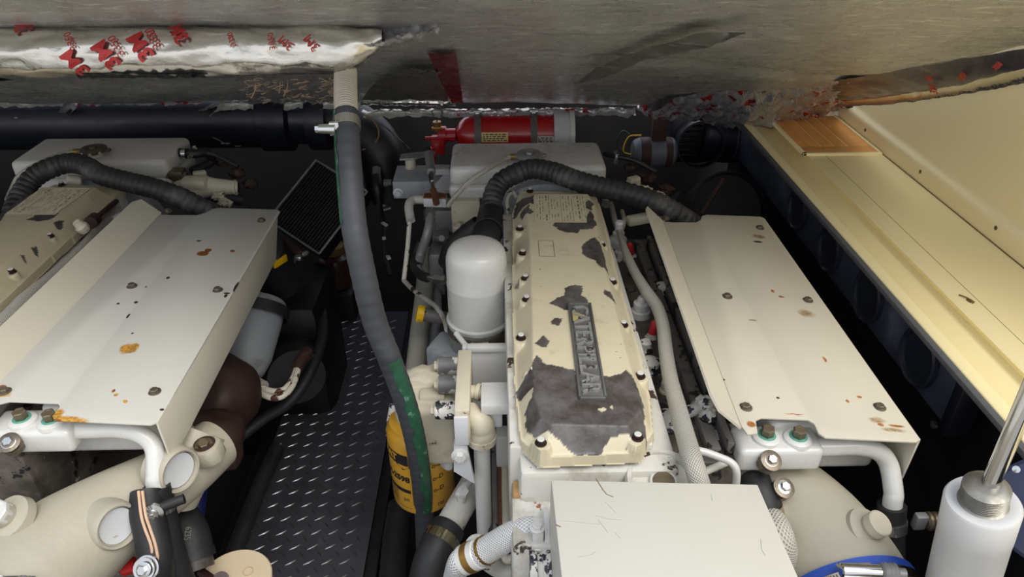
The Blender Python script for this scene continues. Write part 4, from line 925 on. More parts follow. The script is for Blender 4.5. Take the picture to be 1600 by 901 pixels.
# thin white pipe looping to the box
m = MB().tube([P(1054, 735, .715), P(1060, 716, .735), P(1078, 703, .745), P(1098, 705, .745), P(1122, 713, .74), P(1143, 723, .735), P(1151, 738, .72), P(1149, 765, .68)], .0060, 14, 10); part('thin_pipe', m, mWhiteClean, RE, 'thin white pipe looping behind the box')
m = MB().cyl(P(1098, 738, .70), P(1135, 722, .71), .006, n=12); part('chipped_stub', m, mWhiteWorn, RE)
# black hose with band and T-bolt nut, beside the box
hb = [P(1165, 705, .64), P(1172, 728, .65), P(1180, 755, .655), P(1194, 790, .64), P(1204, 830, .60)]
m = MB().tube(hb, .0265, 26, 10); bh = part('coolant_hose', m, mRubber, RE, 'short black hose beside the white box')
for (u0, u1, px, py) in ((0, 1, 1224, 762),):
    q = P(px, py, .67); dd = V((.15, -.4, .9)).normalized()
    m = MB().lathe([(.013, -.03), (.0165, -.026), (.0145, -.021), (.0165, -.016), (.0145, -.011), (.0165, -.006), (.0175, .000), (.0175, .003), (.009, .005), (.001, .005)], q, dd, 24); o = part('clamp_nut', m, mBolt, RE); bolt(o, q+dd*.003, .0078, mSteel, dd)
    m = MB().tube([q-dd*.025, q-dd*.05+V((-.01, 0, 0)), q-dd*.07+V((-.03, .005, 0))], .007, 10, 5); part('clamp_stem', m, mBolt, o)
for a, b in ((hb[0].lerp(hb[1], .6), hb[1].lerp(hb[2], .0)), (hb[3].lerp(hb[4], .0), hb[3].lerp(hb[4], .35))):
    m = MB().ring(a, b-a, .0285, .016, .003, 32); part('hose_band', m, mBand, bh)
m = MB().cyl(hb[-1]+V((.0, 0, .0)), hb[-1]+(hb[-1]-hb[-2]).normalized()*.016, .026, n=24); part('teal_ring', m, mTeal, bh)
m = MB().tube([P(1200, 806, .63), P(1210, 820, .64), P(1218, 845, .63), P(1225, 880, .58), P(1232, 930, .5)], [.02, .024, .024, .018, .016], 20, 8); part('braided_sleeve', m, mBraidGrey, RE)

# ---- white junction box at the very front
z = .80; a = P(861, 749, z); b = P(1184, 756, z)
m = MB().prism([(a.x, a.y), (b.x, b.y), (b.x+.008, a.y-.42), (a.x+.004, a.y-.42)], .60, z, .0022, seg=2)
jb = part('front_box', m, mBox, RE, 'large scratched white steel box at the front of the right engine')
def rust_line(pts, r, par, mm): part('scratch', MB().tube(pts, r, 5, smooth=False), mm, par)
mScratch = mat('brown_scratch', (120, 96, 60), .6, var=.2, bump=0); mScratchGrey = mat('grey_scratch', (170, 166, 152), .6, var=.1, bump=0)
for L, mm in (([(931, 747), (942, 765), (948, 772), (958, 776)], mScratch), ([(875, 813), (905, 816), (938, 819)], mScratchGrey), ([(945, 783), (958, 796), (962, 801)], mScratchGrey), ([(930, 805), (950, 811), (972, 812)], mScratchGrey), ([(960, 831), (970, 841)], mScratchGrey), ([(868, 819), (876, 823)], mOchre), ([(1111, 772), (1113, 782)], mScratchGrey), ([(935, 812), (950, 832)], mScratchGrey), ([(904, 870), (920, 868), (931, 862)], mScratchGrey), ([(1189, 842), (1190, 858), (1196, 868)], mScratchGrey)):
    rust_line([P(px, py, z+.0001) for px, py in L], .0004 if mm is mScratchGrey else .0007, jb, mm)
# flange and braided hose coming out of the box's left side
c = P(853, 830, .70); xl = a.x
fx = xl; cy = P(850, 830, .68).y; zz = .68
m = MB().lathe([(.034, 0), (.034, .007), (.022, .009), (.022, .022)], V((fx, cy, zz)), (-1, 0, 0), 32); fo = part('hose_flange', m, mWhiteClean, RE)
m = MB().cbox((fx-.017, cy-.024, zz+.01), (.016, .016, .05), .003); bolt(fo, V((fx-.018, cy-.022, zz+.035)), .0075, mWhiteClean); bolt(fo, V((fx-.018, cy-.030, zz+.004)), .0075, mWhiteClean, (0, -.5, .8)); part('clamp_ear', m, mWhiteClean, fo)
hz_ = [V((fx-.006, cy, zz)), V((fx-.03, cy+.002, zz)), P(800, 836, .665), P(775, 850, .64), P(755, 862, .62), P(738, 870, .60)]
m = MB().tube(hz_, .0205, 24, 12); part('braided_hose', m, mBraid, RE, 'white painted braided hose from the box')
q = P(761, 858, .625); dd = (hz_[-1]-hz_[-3]).normalized(); m = MB().ring(q, dd, .0225, .006, .002, 30); part('gold_ring', m, mNick, RE)
a_ = P(752, 863, .615); b_ = P(722, 876, .59); m = MB().cyl(a_, b_, .0235, n=26, bev=.004); el_ = part('hose_end_fitting', m, mWhiteClean, RE)
m = MB().ring(a_.lerp(b_, .35), (b_-a_), .0242, .012, .001, 26); part('slotted_band', m, mNick, el_)
m = MB().tube([P(728, 868, .60), P(718, 878, .59), P(712, 895, .55), P(706, 925, .50)], .0185, 22, 8); part('braided_hose', m, mBraid, RE)
m = MB().tube([P(742, 850, .50), P(770, 880, .42), P(800, 892, .40), P(845, 890, .42)], .019, 18, 8); part('lower_pipe', m, mWhiteWorn, RE)
m = MB().tube([P(850, 835, .5), P(800, 872, .45), P(788, 866, .45), P(785, 840, .45)], .008, 12, 8); part('thin_pipe', m, mCreamPaint, RE)
q = V((xl, P(848, 890, .66).y, .66)); m = MB().lathe([(.03, 0), (.03, .01), (.026, .012), (.026, .018), (.03, .02), (.03, .03), (.001, .03)], q, (-1, 0, 0), 30); part('round_port', m, mMottle, RE)

# ---- white filter canister
B = P(747, 499, .645); zt = MY(747, 376, B.y+.01).z; H = zt-B.z; r = .0655
m = MB().lathe([(r*1.02, -.004), (r*1.06, 0), (r*1.06, .008), (r*.985, .011), (r*.985, H*.48), (r*.995, H*.50), (r*1.0, H*.515), (r*.985, H*.53), (r*.985, H*.78), (r*.97, H*.84), (r*.92, H*.90), (r*.83, H*.945), (r*.70, H*.972), (r*.50, H*.99), (r*.25, H*.998), (.001, H)], B, (0, 0, 1), 56)
cn = part('filter_canister', m, mWhiteClean, RE, 'white domed oil filter canister', ang=40)
m = MB().lathe([(r*.9, -.07), (r*.98, -.06), (r*1.0, -.03), (r*1.0, -.004), (r*.9, -.004)], B, (0, 0, 1), 48); part('filter_base', m, mGreyCast, cn)
m = MB().ring(B-V((0, 0, .024)), (0, 0, 1), r*1.05, .014, .003, 48); part('clamp_band', m, mBolt, cn)
q = B+V((.006, -r*1.06, -.018)); m = MB().cbox(q, (.035, .012, .008), .002); m.cyl(q+V((-.02, 0, -.01)), q+V((.022, 0, -.01)), .004, n=12); m.cbox(q+V((-.016, 0, -.008)), (.01, .014, .024), .002); part('clamp_bolt', m, mWhiteClean, cn)
m = MB().prism([(-.12, -.02), (-.02, -.09), (.05, -.06), (.055, .05), (-.09, .05)], -.18, -.062, .008, Matrix.Translation(B)); part('filter_bracket', m, mGreyPaint, RE)
m = MB().tube([P(712, 520, .66), P(724, 535, .65), P(733, 545, .64)], .006, 10, 5); part('white_tab', m, mWhiteClean, RE)
# black hoses behind the canister
m = MB().tube([P(768, 330, .735), P(764, 352, .755), P(760, 372, .765), P(757, 395, .74)], .033, 28, 10); el2 = part('rubber_elbow', m, mRubber, RE, 'black rubber elbow behind the canister')
a = P(763, 358, .765); b = P(760, 372, .77)
m = MB().ring(a, b-a, .036, .018, .003, 36); part('hose_band', m, mRubber, el2); m = MB().ring(P(768, 332, .74), V((0, .1, 1)), .028, .01, .002, 30); part('hose_band', m, mBolt, el2)
m = MB().tube([P(750, 352, .74), P(728, 368, .71), P(708, 388, .67), P(700, 410, .62)], .026, 24, 10); el3 = part('coolant_hose', m, mRubber, RE)
m = MB().ring(P(733, 364, .715), P(728, 368, .71)-P(750, 352, .74), .0275, .008, .003, 30); part('hose_band', m, mSteel, el3)

# ---- grey pump box, lever and link, behind left
a = P(613, 284, .70); y_ = a.y; x0 = a.x; x1 = P(688, 286, .70).x; zb = MY(640, 310, y_).z; yb = P(640, 258, .70).y
m = MB().box((x0, y_, zb), (x1, yb, .70), .002); gb = part('grey_junction_box', m, mGreyPaint, RE, 'plain grey metal box behind the engine')
bolt(gb, MY(622, 301, y_), .010, mGreyTag, (0, -1, 0))
q = P(642, 262, .70); m = MB().lathe([(.016, 0), (.016, .03), (.013, .034), (.001, .034)], q, (0, 0, 1), 24); part('lever_post', m, mCreamPaint, gb)
m = MB().prism([(-.03, -.02), (.012, -.016), (.075, .03), (.07, .05), (.0, .03), (-.03, .02)], .03, .037, .002, Matrix.Translation(q)); part('lever_arm', m, mGreyCast, gb)
a = P(670, 240, .76); b = P(674, 270, .745); c = P(676, 285, .735); d = P(679, 312, .715)
m = MB().cyl(a, b, .013, n=18, bev=.002); rd = part('throttle_link', m, mGreyCast, RE, 'grey threaded throttle link'); m = MB().cyl(b, c, .009, n=6); part('lock_nut', m, mSteel, rd); m = MB().cyl(c, d, .0065, n=12); part('rod', m, mSteel, rd)
m = MB().cyl(P(677, 296, .73), P(682, 318, .71), .009, n=14); part('ball_joint', m, mRustBolt, rd)
m = MB().cyl(P(669, 232, .77), P(670, 242, .76), .009, n=14); part('ball_joint', m, mRubber, rd)
q = P(680, 306, .715); m = MB().cbox(q-V((0, 0, .014)), (.062, .032, .026), .002, Matrix.Rotation(-.08, 3, 'Z')); o = part('link_block', m, mGreyTag, RE); m = MB().cbox(q+V((0, 0, .0)), (.062, .030, .004), .001, Matrix.Rotation(-.08, 3, 'Z')); part('rusty_top', m, mRustBolt, o)
a = P(704, 314, .70); m = MB().box((a.x, a.y-.0, .60), (P(750, 314, .70).x, a.y+.05, .70), .005); m.cbox((P(727, 314, .70).x, a.y-.012, .628), (.075, .03, .012), .004); o = part('cream_housing', m, mCreamPaint, RE, 'cream painted housing'); bolt(o, V((P(716, 340, .66).x, a.y-.012, .634)), .007, mCreamPaint)
m = MB().tube([P(642, 345, .66), P(639, 322, .685), P(645, 313, .69), P(662, 312, .69), P(700, 318, .68)], .0125, 14, 8); part('white_elbow_pipe', m, mWhiteWorn, RE)
m = MB().tube([P(641, 325, .675), P(640, 345, .655), P(637, 385, .60), P(631, 438, .52)], .0065, 12, 8); dp = part('dipstick_tube', m, mWhiteChip, RE, 'white dipstick tube with rust chips')
m = MB().tube([P(631, 438, .52), P(645, 452, .53), P(662, 465, .55), P(682, 480, .58), P(694, 498, .60), P(699, 515, .61)], .0065, 12, 8); part('dipstick_tube', m, mWhiteWorn, RE)
# silver fittings under the link
m = MB().tube([P(672, 322, .68), P(672, 340, .67), P(668, 365, .64), P(658, 395, .58), P(654, 412, .56)], [.010, .011, .013, .013, .013], 16, 8); fc = part('hydraulic_fitting', m, mGreyCast, RE)
m = MB().cyl(P(671, 328, .68), P(671, 342, .665), .016, n=6); part('hex_nut', m, mSteel, fc)
m = MB().tube([P(658, 378, .60), P(650, 396, .57), P(648, 412, .56), P(656, 428, .57), P(668, 434, .58)], .013, 16, 8); part('hydraulic_hose', m, mRubber, RE)
m = MB().tube([P(654, 418, .57), P(662, 430, .575), P(674, 434, .58), P(688, 436, .585)], .009, 14, 6); m.cyl(P(680, 435, .582), P(698, 437, .59), .0125, n=6); part('hydraulic_fitting', m, mSteel, RE)
m = MB(); m.cbox(P(706, 350, .56), (.10, .10, .14), .012); m.cbox(P(690, 345, .55), (.05, .12, .1), .01); m.cbox(P(690, 378, .55), (.05, .04, .06), .006); m.cyl(P(690, 372, .58), P(690, 372, .61), .009, n=6); m.cbox(P(684, 420, .5), (.045, .08, .14), .012); pm_ = part('raw_water_pump', m, mGreyCast, RE, 'grey cast pump body')
m = MB().cyl(P(716, 405, .55), P(722, 372, .60), .02, n=20, bev=.003); part('pump_cap', m, mWhiteWorn, RE)
# wide grey tubes below
m = MB().tube([P(668, 395, .50), P(664, 440, .48), P(660, 480, .46), P(654, 530, .44), P(648, 590, .42), P(645, 640, .38)], .0245, 26, 8); part('coolant_tube', m, mGreyTube, RE, 'wide grey white coolant tube')
m = MB().tube([P(676, 425, .46), P(682, 470, .44), P(678, 520, .42), P(672, 580, .40)], .016, 20, 8); part('coolant_tube', m, mGreyPaint, RE)
# yellow oil filler cap and its neck
a = P(700, 498, .56); b = P(662, 491, .575); dd = (b-a).normalized(); m = MB().cyl(a, b, .0165, n=22); nk = part('oil_filler_neck', m, mDarkRail, RE)
m = MB().lathe([(.021, 0), (.0215, .002), (.0215, .014), (.019, .017), (.001, .017)], b, dd, 10); part('oil_filler_cap', m, mYellowCap, nk, 'yellow plastic filler cap')

# ---- fuel pump group at lower left
z = .70
a = P(738, 543, .72); b = P(797, 543, .72); zb = MY(768, 602, a.y).z
m = MB().box((a.x-.02, a.y, zb-.06), (b.x, a.y+.016, .72), .003); m.box((a.x-.01, a.y-.006, .712), (b.x, a.y+.008, .724), .002)
o = part('pump_housing', m, mWhiteClean, RE, 'white pump housing face')
a = P(718, 546, .735); b = P(738, 546, .735); c = P(728, 641, .735); zb = MY(720, 693, c.y).z
m = MB().box((a.x-.003, c.y, zb), (b.x-.001, a.y, .735), .003); part('mounting_bracket', m, mCreamPaint, RE, 'upright cream bracket plate')
m = MB().box((a.x-.004, c.y-.004, zb), (b.x-.004, c.y+.002, .722), .001); part('bracket_face', m, mGreyTag, RE)
yq = c.y; m = MB(); g = [MY(px, py, yq) for px, py in ((709, 694), (729, 696), (731, 706), (736, 730), (742, 755), (735, 752), (709, 736))]; m.plate(g, (0, -1, 0), .012); fb = part('lower_bracket', m, mGreyTag, RE); bolt(fb, MY(719, 711, yq), .0105, mWhiteClean, (0, -1, 0))
a = P(752, 597, .72); b = P(793, 599, .72); c = P(792, 633, .72); zb = MY(770, 648, c.y).z
m = MB().box((a.x, c.y, zb), (b.x, a.y, .72), .0015); part('square_block', m, mWhiteClean, RE, 'square white block on the pump')
m = MB().box((a.x+.004, c.y+.01, zb-.04), (b.x-.01, a.y, zb+.002), .004); part('block_stem', m, mGreyTag, RE)
m = MB().cyl(P(733, 612, .70), P(753, 613, .70), .013, n=20); m.cyl(P(745, 612, .70), P(751, 613, .70), .016, n=20); part('union', m, mCreamPaint, RE)
# elbow fitting and down pipe
q = P(752, 668, .665); m = MB().tube([P(734, 640, .69), P(740, 650, .69), P(750, 660, .68), q, q-V((0, 0, .03))], [.016, .018, .023, .025, .024], 22, 8); m.ring(q-V((0, 0, .03)), (0, 0, 1), .0265, .012, .01, 28)
m.cbox(P(738, 664, .675), (.024, .022, .03), .004); part('pipe_elbow', m, mCreamPaint, RE, 'cast cream pipe elbow')
t_ = q-V((0, 0, .03)); zb = MY(752, 850, t_.y).z; m = MB().cyl(V((t_.x, t_.y, zb)), t_, .0148, n=24); part('down_pipe', m, mWhiteClean, RE, 'straight white pipe running down')
# fuel pump casting
m = MB(); m.box((P(645, 600, .64).x, P(680, 645, .64).y, .50), (P(712, 600, .66).x, P(680, 578, .64).y, .645), .014, seg=3); m.sphere(P(668, 590, .645), .04, (1.1, .9, .45), 20, .3, 12); m.cbox(P(655, 605, .64), (.06, .035, .03), .008); m.cbox(P(676, 618, .645), (.05, .03, .02), .006); m.cbox(P(652, 640, .60), (.05, .06, .08), .01)
fp = part('fuel_pump', m, mCreamPaint, RE, 'lumpy cream cast fuel pump body')
for (px0, px1, py, mm) in ((686, 712, 571, mPeelGrey), (686, 714, 600, mPeelGrey), (681, 708, 640, mMottle)):
    a = P(px0, py, .672); b = P(px1+4, py, .672); m = MB().cyl(a, b, .0175, n=20); o = part('pump_barrel', m, mm, fp); bolt(o, a, .0095, mCreamPaint, (-1, 0, 0))
m = MB(); m.prism([(p.x, p.y) for p in (P(665, 640, .56), P(706, 645, .56), P(706, 690, .56), P(694, 692, .56), P(670, 672, .56))], .48, .58, .008); part('pump_foot', m, mGreyTag, RE)
m = MB(); m.box((P(775, 720, .5).x, P(775, 700, .5).y, .36), (P(800, 720, .5).x, P(775, 680, .5).y, .53), .006); part('side_bracket', m, mWhiteClean, RE)
for (px, w_, mm) in ((772, .008, mDarkRail), (781, .006, mRustBolt), (790, .010, mCreamPaint), (766, .007, mRubber)):
    m = MB().tube([P(px, 690, .45), P(px, 740, .44), P(px+1, 800, .42), P(px+3, 850, .40)], w_, 12, 6); part('injector_line', m, mm, RE)
# slanted coolant pipe with black sleeve
a = P(742, 752, .42); b = P(697, 830, .40); m = MB().cyl(b, a, .028, n=30); sp = part('slanted_pipe', m, mWhiteWorn, RE, 'slanted white coolant pipe')
q = a.lerp(b, .45)+V((0, -.012, .022)); m = MB().cyl(q, q+V((.004, -.012, .034)), .0095, n=16); m.cyl(q+V((.004, -.012, .034)), q+V((.005, -.014, .042)), .011, n=6); part('sender', m, mWhiteClean, sp)
m = MB().tube([q+V((.004, -.012, .04)), P(716, 772, .47), P(724, 762, .47), P(735, 752, .47)], [.003, .008, .009, .006], 12, 6); part('sleeve_wire', m, mWhiteClean, sp)
d_ = (b-a).normalized(); m = MB().tube([b-d_*.01, b+d_*.04, b+d_*.07+V((0, 0, -.02)), b+d_*.10+V((0, 0, -.07))], .034, 30, 8); bs_ = part('coolant_hose', m, mRubber, RE, 'black hose on the slanted pipe'); m = MB().ring(b+d_*.012, d_, .0362, .020, .003, 40); part('hose_band', m, mBand, bs_)

# ---- yellow spin-on fuel filter
B = V(MY(655, 730, 1.09)); zt = MY(655, 664, 1.06).z; zb = MY(655, 786, 1.06).z; xl_ = MY(606, 700, 1.08).x; xr = MY(706, 700, 1.08).x; r = (xr-xl_)/2; cx = (xl_+xr)/2; H = zt-zb
B = V((cx, 1.09, zb)); m = MB().lathe([(r*.9, 0), (r*.97, .004), (r, .01), (r, H*.86), (r*.97, H*.90), (r*.90, H*.93), (r*.88, H*.96), (r*.6, H)], B, (0, 0, 1), 56)
yf = part('fuel_filter', m, mYellowFilter, RE, 'yellow spin-on filter can with black lettering')
m = MB().lathe([(r*.62, H*.98), (r*.66, H*1.02), (r*.66, H*1.22), (r*.5, H*1.26), (.001, H*1.26)], B, (0, 0, 1), 24); part('filter_head', m, mWhiteWorn, yf)
def wrap(pts2, u0, v0, off=.0006, sc=1.0):
    """flat (x, y) -> on the can; u0 angle in radians from -y, v0 height"""
    return [B+V((math.sin(u0+p[0]*sc/r)*(r+off+(p[2] if len(p) > 2 else 0)), -math.cos(u0+p[0]*sc/r)*(r+off+(p[2] if len(p) > 2 else 0)), v0+p[1]*sc)) for p in pts2]
def can_text(s, size, u0, v0, bold=.0, mm=None):
    vs, fs = text_geo(s, size, .0002, bold); mb = MB(); mb.v = wrap([tuple(v) for v in vs], u0, v0); mb.f = fs; mb.m = [0]*len(fs); part('black_print', mb, mm or mPrintBlack, yf)
def can_rect(w, h, u0, v0, off=.0003, mm=None):
    n = 12; P2 = [(-w/2+w*i/n, -h/2) for i in range(n+1)]+[(-w/2+w*i/n, h/2) for i in range(n+1)]; mb = MB(); mb.v = wrap(P2, u0, v0, off); mb.f = [[i, i+1, n+2+i, n+1+i] for i in range(n)]; mb.m = [0]*n; part('black_print', mb, mm or mPrintBlack, yf)
def can_poly(L, u0, v0, off=.0005, mm=None):
    mb = MB(); mb.v = wrap(L, u0, v0, off); mb.f = [list(range(len(L)))]; mb.m = [0]; part('black_print', mb, mm or mPrintBlack, yf)
uu = -.78
can_rect(r*.98, .028, uu+.0, H*.70, .0003)
can_text('CAT', .023, uu-.26, H*.70, .0008, mYellowFilter)
can_poly([(-.014, -.012), (.018, -.012), (.018, .014), (-.014, .014)], uu+.27, H*.68, .0006)
can_poly([(-.014, -.012), (.002, -.022), (.018, -.012)], uu+.27, H*.68, .0006)
can_text('A-2598', .0205, uu+.02, H*.46, .0008)
can_rect(r*.98, .010, uu+.0, H*.31)

for k in range(5): can_rect(r*(.42-.05*(k%2)), .0022, uu-.22, H*(.265-.028*k))
can_rect(.0008, .05, uu+.55, H*.25); can_rect(r*.98, .0009, uu, H*.09)
m_o = [(.008*math.cos(2*PI*i/20), .008*math.sin(2*PI*i/20)) for i in range(20)]
for k, vv in enumerate((.62, .46, .31)):
    can_text('o-D', .016, .62, H*vv)
can_text('(o)', .014, .66, H*.12); can_text('(o)', .012, uu+.32, H*.20)

# chalky white fitting just above the can, left of the hose
m = MB(); q = P(622, 660, .545); m.sphere(q, .024, (1, .9, .7), 18, .35, 16); m.cbox(q+V((.0, -.01, -.012)), (.05, .03, .02), .008); m.cyl(q+V((-.012, .0, .0)), q+V((-.005, .02, .03)), .012, n=14); part('chalky_fitting', m, mMottle, RE)
# wedge bracket left of the tank
g = [P(676, 292, .70), P(702, 262, .72), P(706, 285, .70), P(712, 296, .69), P(694, 298, .69)]; m = MB().plate(g, (0, -.2, 1), .01); m.cbox(P(690, 265, .72), (.05, .04, .02), .004); part('tank_bracket', m, mGreyTag, RE)
m = MB().tube([P(791, 356, .70), P(793, 330, .74), P(792, 312, .755), P(800, 300, .76), P(808, 310, .75)], .0055, 10, 6); part('thin_pipe', m, mWhiteChip, RE)
m = MB().tube([P(791, 356, .70), P(785, 362, .69), P(776, 372, .68)], .0065, 10, 6); part('thin_pipe', m, mRustPaint, RE)

# ------------------------------------------------------------------ LEFT ENGINE
EL = V((-1.22, .07, 0)); LE = thing('marine_engine', 'left marine diesel engine, duller white, rust blotches on its heat shield', 'engine', V((.15, 1.2, -.28))+EL, 'twin marine diesel engines')
engine_common(EL, LE, True)
Lc = lambda L, z=TZ: [MZ(px, py, z) for px, py in L]
polysL = [Lc(p) for p in ([(-20, 338), (0, 318), (30, 300), (60, 290), (71, 290), (52, 302), (38, 312), (32, 322), (12, 330), (0, 345)], [(40, 343), (52, 338), (62, 328), (92, 333), (78, 342), (60, 346)], [(84, 348), (98, 340), (97, 346), (88, 351)],
    [(47, 383), (55, 377), (53, 388)], [(30, 396), (38, 393), (36, 400)], [(92, 375), (104, 366), (108, 378), (98, 384)], [(58, 418), (70, 408), (64, 420)], [(72, 404), (84, 392), (80, 404)], [(44, 432), (56, 424), (52, 434)], [(120, 352), (134, 345), (128, 358)], [(-30, 420), (-10, 400), (0, 410), (-14, 440)])]
vcL = valve_cover(EL, polysL, [], mPeelL, LE)
heat_shield(EL, LE, True)
cover_label(vcL, EL)
hp = [MZ(px, py, z) for px, py, z in ((195, 340, .74), (170, 345, .75), (150, 362, .76), (128, 390, .765), (100, 415, .765), (70, 440, .765), (40, 468, .765), (10, 500, .765), (-30, 540, .765))]
m = MB().tube(hp, [.008, .011, .011, .011, .010, .011, .0155, .016, .016], 18, 10); part('braided_harness', m, mBraidGrey, LE)
m = MB().cyl(MZ(190, 339, .745), MZ(176, 345, .745), .013, n=16); part('harness_sleeve', m, mWhiteClean, LE)
a = MZ(143, 352, .76); m = MB().tube([MZ(182, 314, .77), MZ(165, 328, .775), MZ(148, 342, .78)], .006, 12, 6); o = part('sender_lead', m, mBrown, LE)
m = MB().lathe([(.012, 0), (.0145, .004), (.0145, .016), (.011, .020), (.009, .03), (.001, .03)], MZ(134, 360, .785), (-.3, -.4, 1), 8); part('sender', m, mCreamPaint, LE, 'cream nut shaped sender')
m = MB().cyl(MZ(141, 348, .785), MZ(149, 341, .78), .0145, n=20); part('sender_collar', m, mBrown, LE)
m = MB().cyl(MZ(121, 378, .70), MZ(125, 372, .73), .010, n=10); part('yellow_plug', m, mYellowCap, LE)
m = MB().cyl(MZ(104, 282, .78)+V((0, 0, 0)), MZ(128, 284, .77), .016, n=20, bev=.003); part('pipe_stub', m, mCreamPaint, LE)
# rear outlet at the right back of the left engine
m = MB().tube([MZ(280, 300, .72), MZ(310, 292, .73), MZ(335, 292, .73), MZ(371, 293, .72)], [.03, .034, .024, .0185], 24, 8); m.ring(MZ(366, 293, .722), (1, .05, 0), .021, .006, .004, 28); m.cbox(MZ(305, 285, .75), (.07, .05, .03), .01)
part('rear_outlet', m, mCreamPaint, LE, 'cream cast outlet stub'); m = MB().lathe([(.014, 0), (.013, .001), (.001, .001)], MZ(372, 293, .72), (1, .05, 0), 20); part('stub_hole', m, mBlack, LE)
m = MB(); m.cbox(MZ(275, 272, .74), (.05, .04, .03), .006); m.cyl(MZ(265, 270, .745), MZ(292, 276, .735), .012, n=10); part('relay_block', m, mOldBolt, LE)
m = MB().tube([MZ(318, 308, .69), MZ(345, 306, .69), MZ(378, 312, .67)], .018, 16, 8); part('lower_hose', m, mRubber, LE)
m = MB().tube([MZ(280, 238, .775), MZ(305, 240, .77), MZ(322, 238, .765), MZ(330, 252, .73), MZ(300, 268, .72)], .013, 14, 8); part('tank_hose', m, mRubber, LE); m = MB().ring(MZ(285, 240, .775), (1, 0, 0), .015, .012, .003, 18); part('spring_clip', m, mSteel, LE)
# second casting with round ports facing the passage
eb = V((.50, .76, .60))+EL
m = MB().tube([MZ(268, 785, .50), MZ(278, 745, .54), MZ(296, 705, .575), MZ(312, 672, .60)], [.045, .056, .058, .05], 44, 10); part('exhaust_branch', m, mElbow, LE, 'sand coloured flange casting of the exhaust elbow')
for (px, py, z, r, ax) in ((184, 822, .605, .036, (.84, -.48, .25)), (281, 735, .63, .038, (.86, -.45, .1))):
    q = MZ(px, py, z); ax = V(ax).normalized()
    m = MB().lathe([(r*1.18, -.04), (r*1.08, -.010), (r*1.06, .0), (r*.98, .004), (r*.90, .003), (r*.86, -.004), (r*.84, -.010), (.001, -.012)], q, ax, 44, ref=(0, 0, 1)); pf = part('round_port', m, mElbow, LE)
    m = MB().lathe([(r*.84, -.006), (r*.80, -.002), (r*.5, -.0045), (.001, -.005)], q, ax, 40); part('port_plug', m, mGreyTag, pf, 'smooth pale grey plug')
a = MZ(320, 694, .62); m = MB().prism([(-.05, -.05), (-.015, -.026), (.012, -.028), (.026, -.015), (.027, .012), (.012, .026), (-.02, .022), (-.05, .07), (-.08, .06)], -.035, 0, .007, Matrix.Translation(a) @ Matrix.Rotation(-.15, 4, 'Y')); 
o = part('bolt_ear', m, mElbow, LE, 'cast ear with a rusty bolt'); m = MB().lathe([(.019, 0), (.019, .003), (.001, .003)], a, (0, 0, 1), 24); part('washer', m, mBrown, o); bolt(o, a+V((0, -.004, .001)), .0105, mOldBolt, (.1, -.2, 1))
q = MZ(270, 732, .62); m = MB().lathe([(.017, -.03), (.017, .0), (.001, .0)], q, (-.2, -.7, .6), 20); o = part('brass_boss', m, mElbow, LE); bolt(o, q, .0115, mNick, (.6, -.5, .3))
# striped hose details
st = []
for k, (dx) in enumerate((-.006, .006)):
    L = [MZ(px, py, z) for px, py, z in ((218+6*k, 764, .645), (222+7*k, 800, .628), (228+8*k, 822, .61), (238+7*k, 850, .585), (240+9*k, 878, .555), (239+9*k, 893, .53))]
    st.append(L); m = MB().tube([p+V((0, -.004, 0)) for p in L], .0024, 8, 8); part('hose_stripe', m, mStripe, LE, 'tan stripe on the black hose')
L = [MZ(px, py, z) for px, py, z in ((231, 768, .618), (230, 800, .60), (236, 830, .58), (243, 870, .55), (245, 905, .51), (246, 960, .45))]
m = MB().tube(L, .0272, 28, 10); part('striped_hose', m, mRubber, LE, 'black rubber hose with two tan stripes')
q = MZ(232, 886, .56); m = MB().lathe([(.012, -.006), (.020, 0), (.020, .005), (.014, .007), (.018, .010), (.018, .013), (.001, .013)], q, (-.1, -.7, .6), 26); o = part('washer_stack', m, mSteel, LE); bolt(o, q+V((0, -.012, .010)), .008, mSteel, (-.1, -.7, .6))
# second black hose with cap, lettered
L = [MZ(px, py, z) for px, py, z in ((262, 800, .44), (280, 815, .44), (293, 838, .43), (298, 862, .41))]
m = MB().tube(L, .040, 32, 10); h2 = part('lettered_hose', m, mRubber, LE, 'fat black hose with faint grey lettering')
m = MB().ring(L[-1]-V((0, 0, 0)), L[-1]-L[-2], .042, .016, .004, 36); part('hose_band', m, mRubber, h2); m = MB().tube([L[-1], L[-1]+(L[-1]-L[-2])*1.2], .036, 30, 5); part('painted_neck', m, mDarkCast, h2)
decal_text('6235', .016, MZ(293, 833, .474), (.25, -.95, 0), (1, .2, 0), mGreyCast, 'grey_lettering', h2)
m = MB().tube([MZ(308, 740, .30), MZ(306, 770, .30), MZ(302, 805, .28)], .024, 20, 6); part('blue_hose', m, mBlueHose, LE, 'blue hose')
m = MB().tube([MZ(150, 905, .45), MZ(175, 893, .46), MZ(190, 888, .465)], .011, 14, 5); part('cable_lead', m, mGreyCast, LE); m = MB().cyl(MZ(190, 888, .465), MZ(213, 881, .47), .014, n=18, bev=.003); part('red_connector', m, mRedPlastic, LE, 'red cable connector')
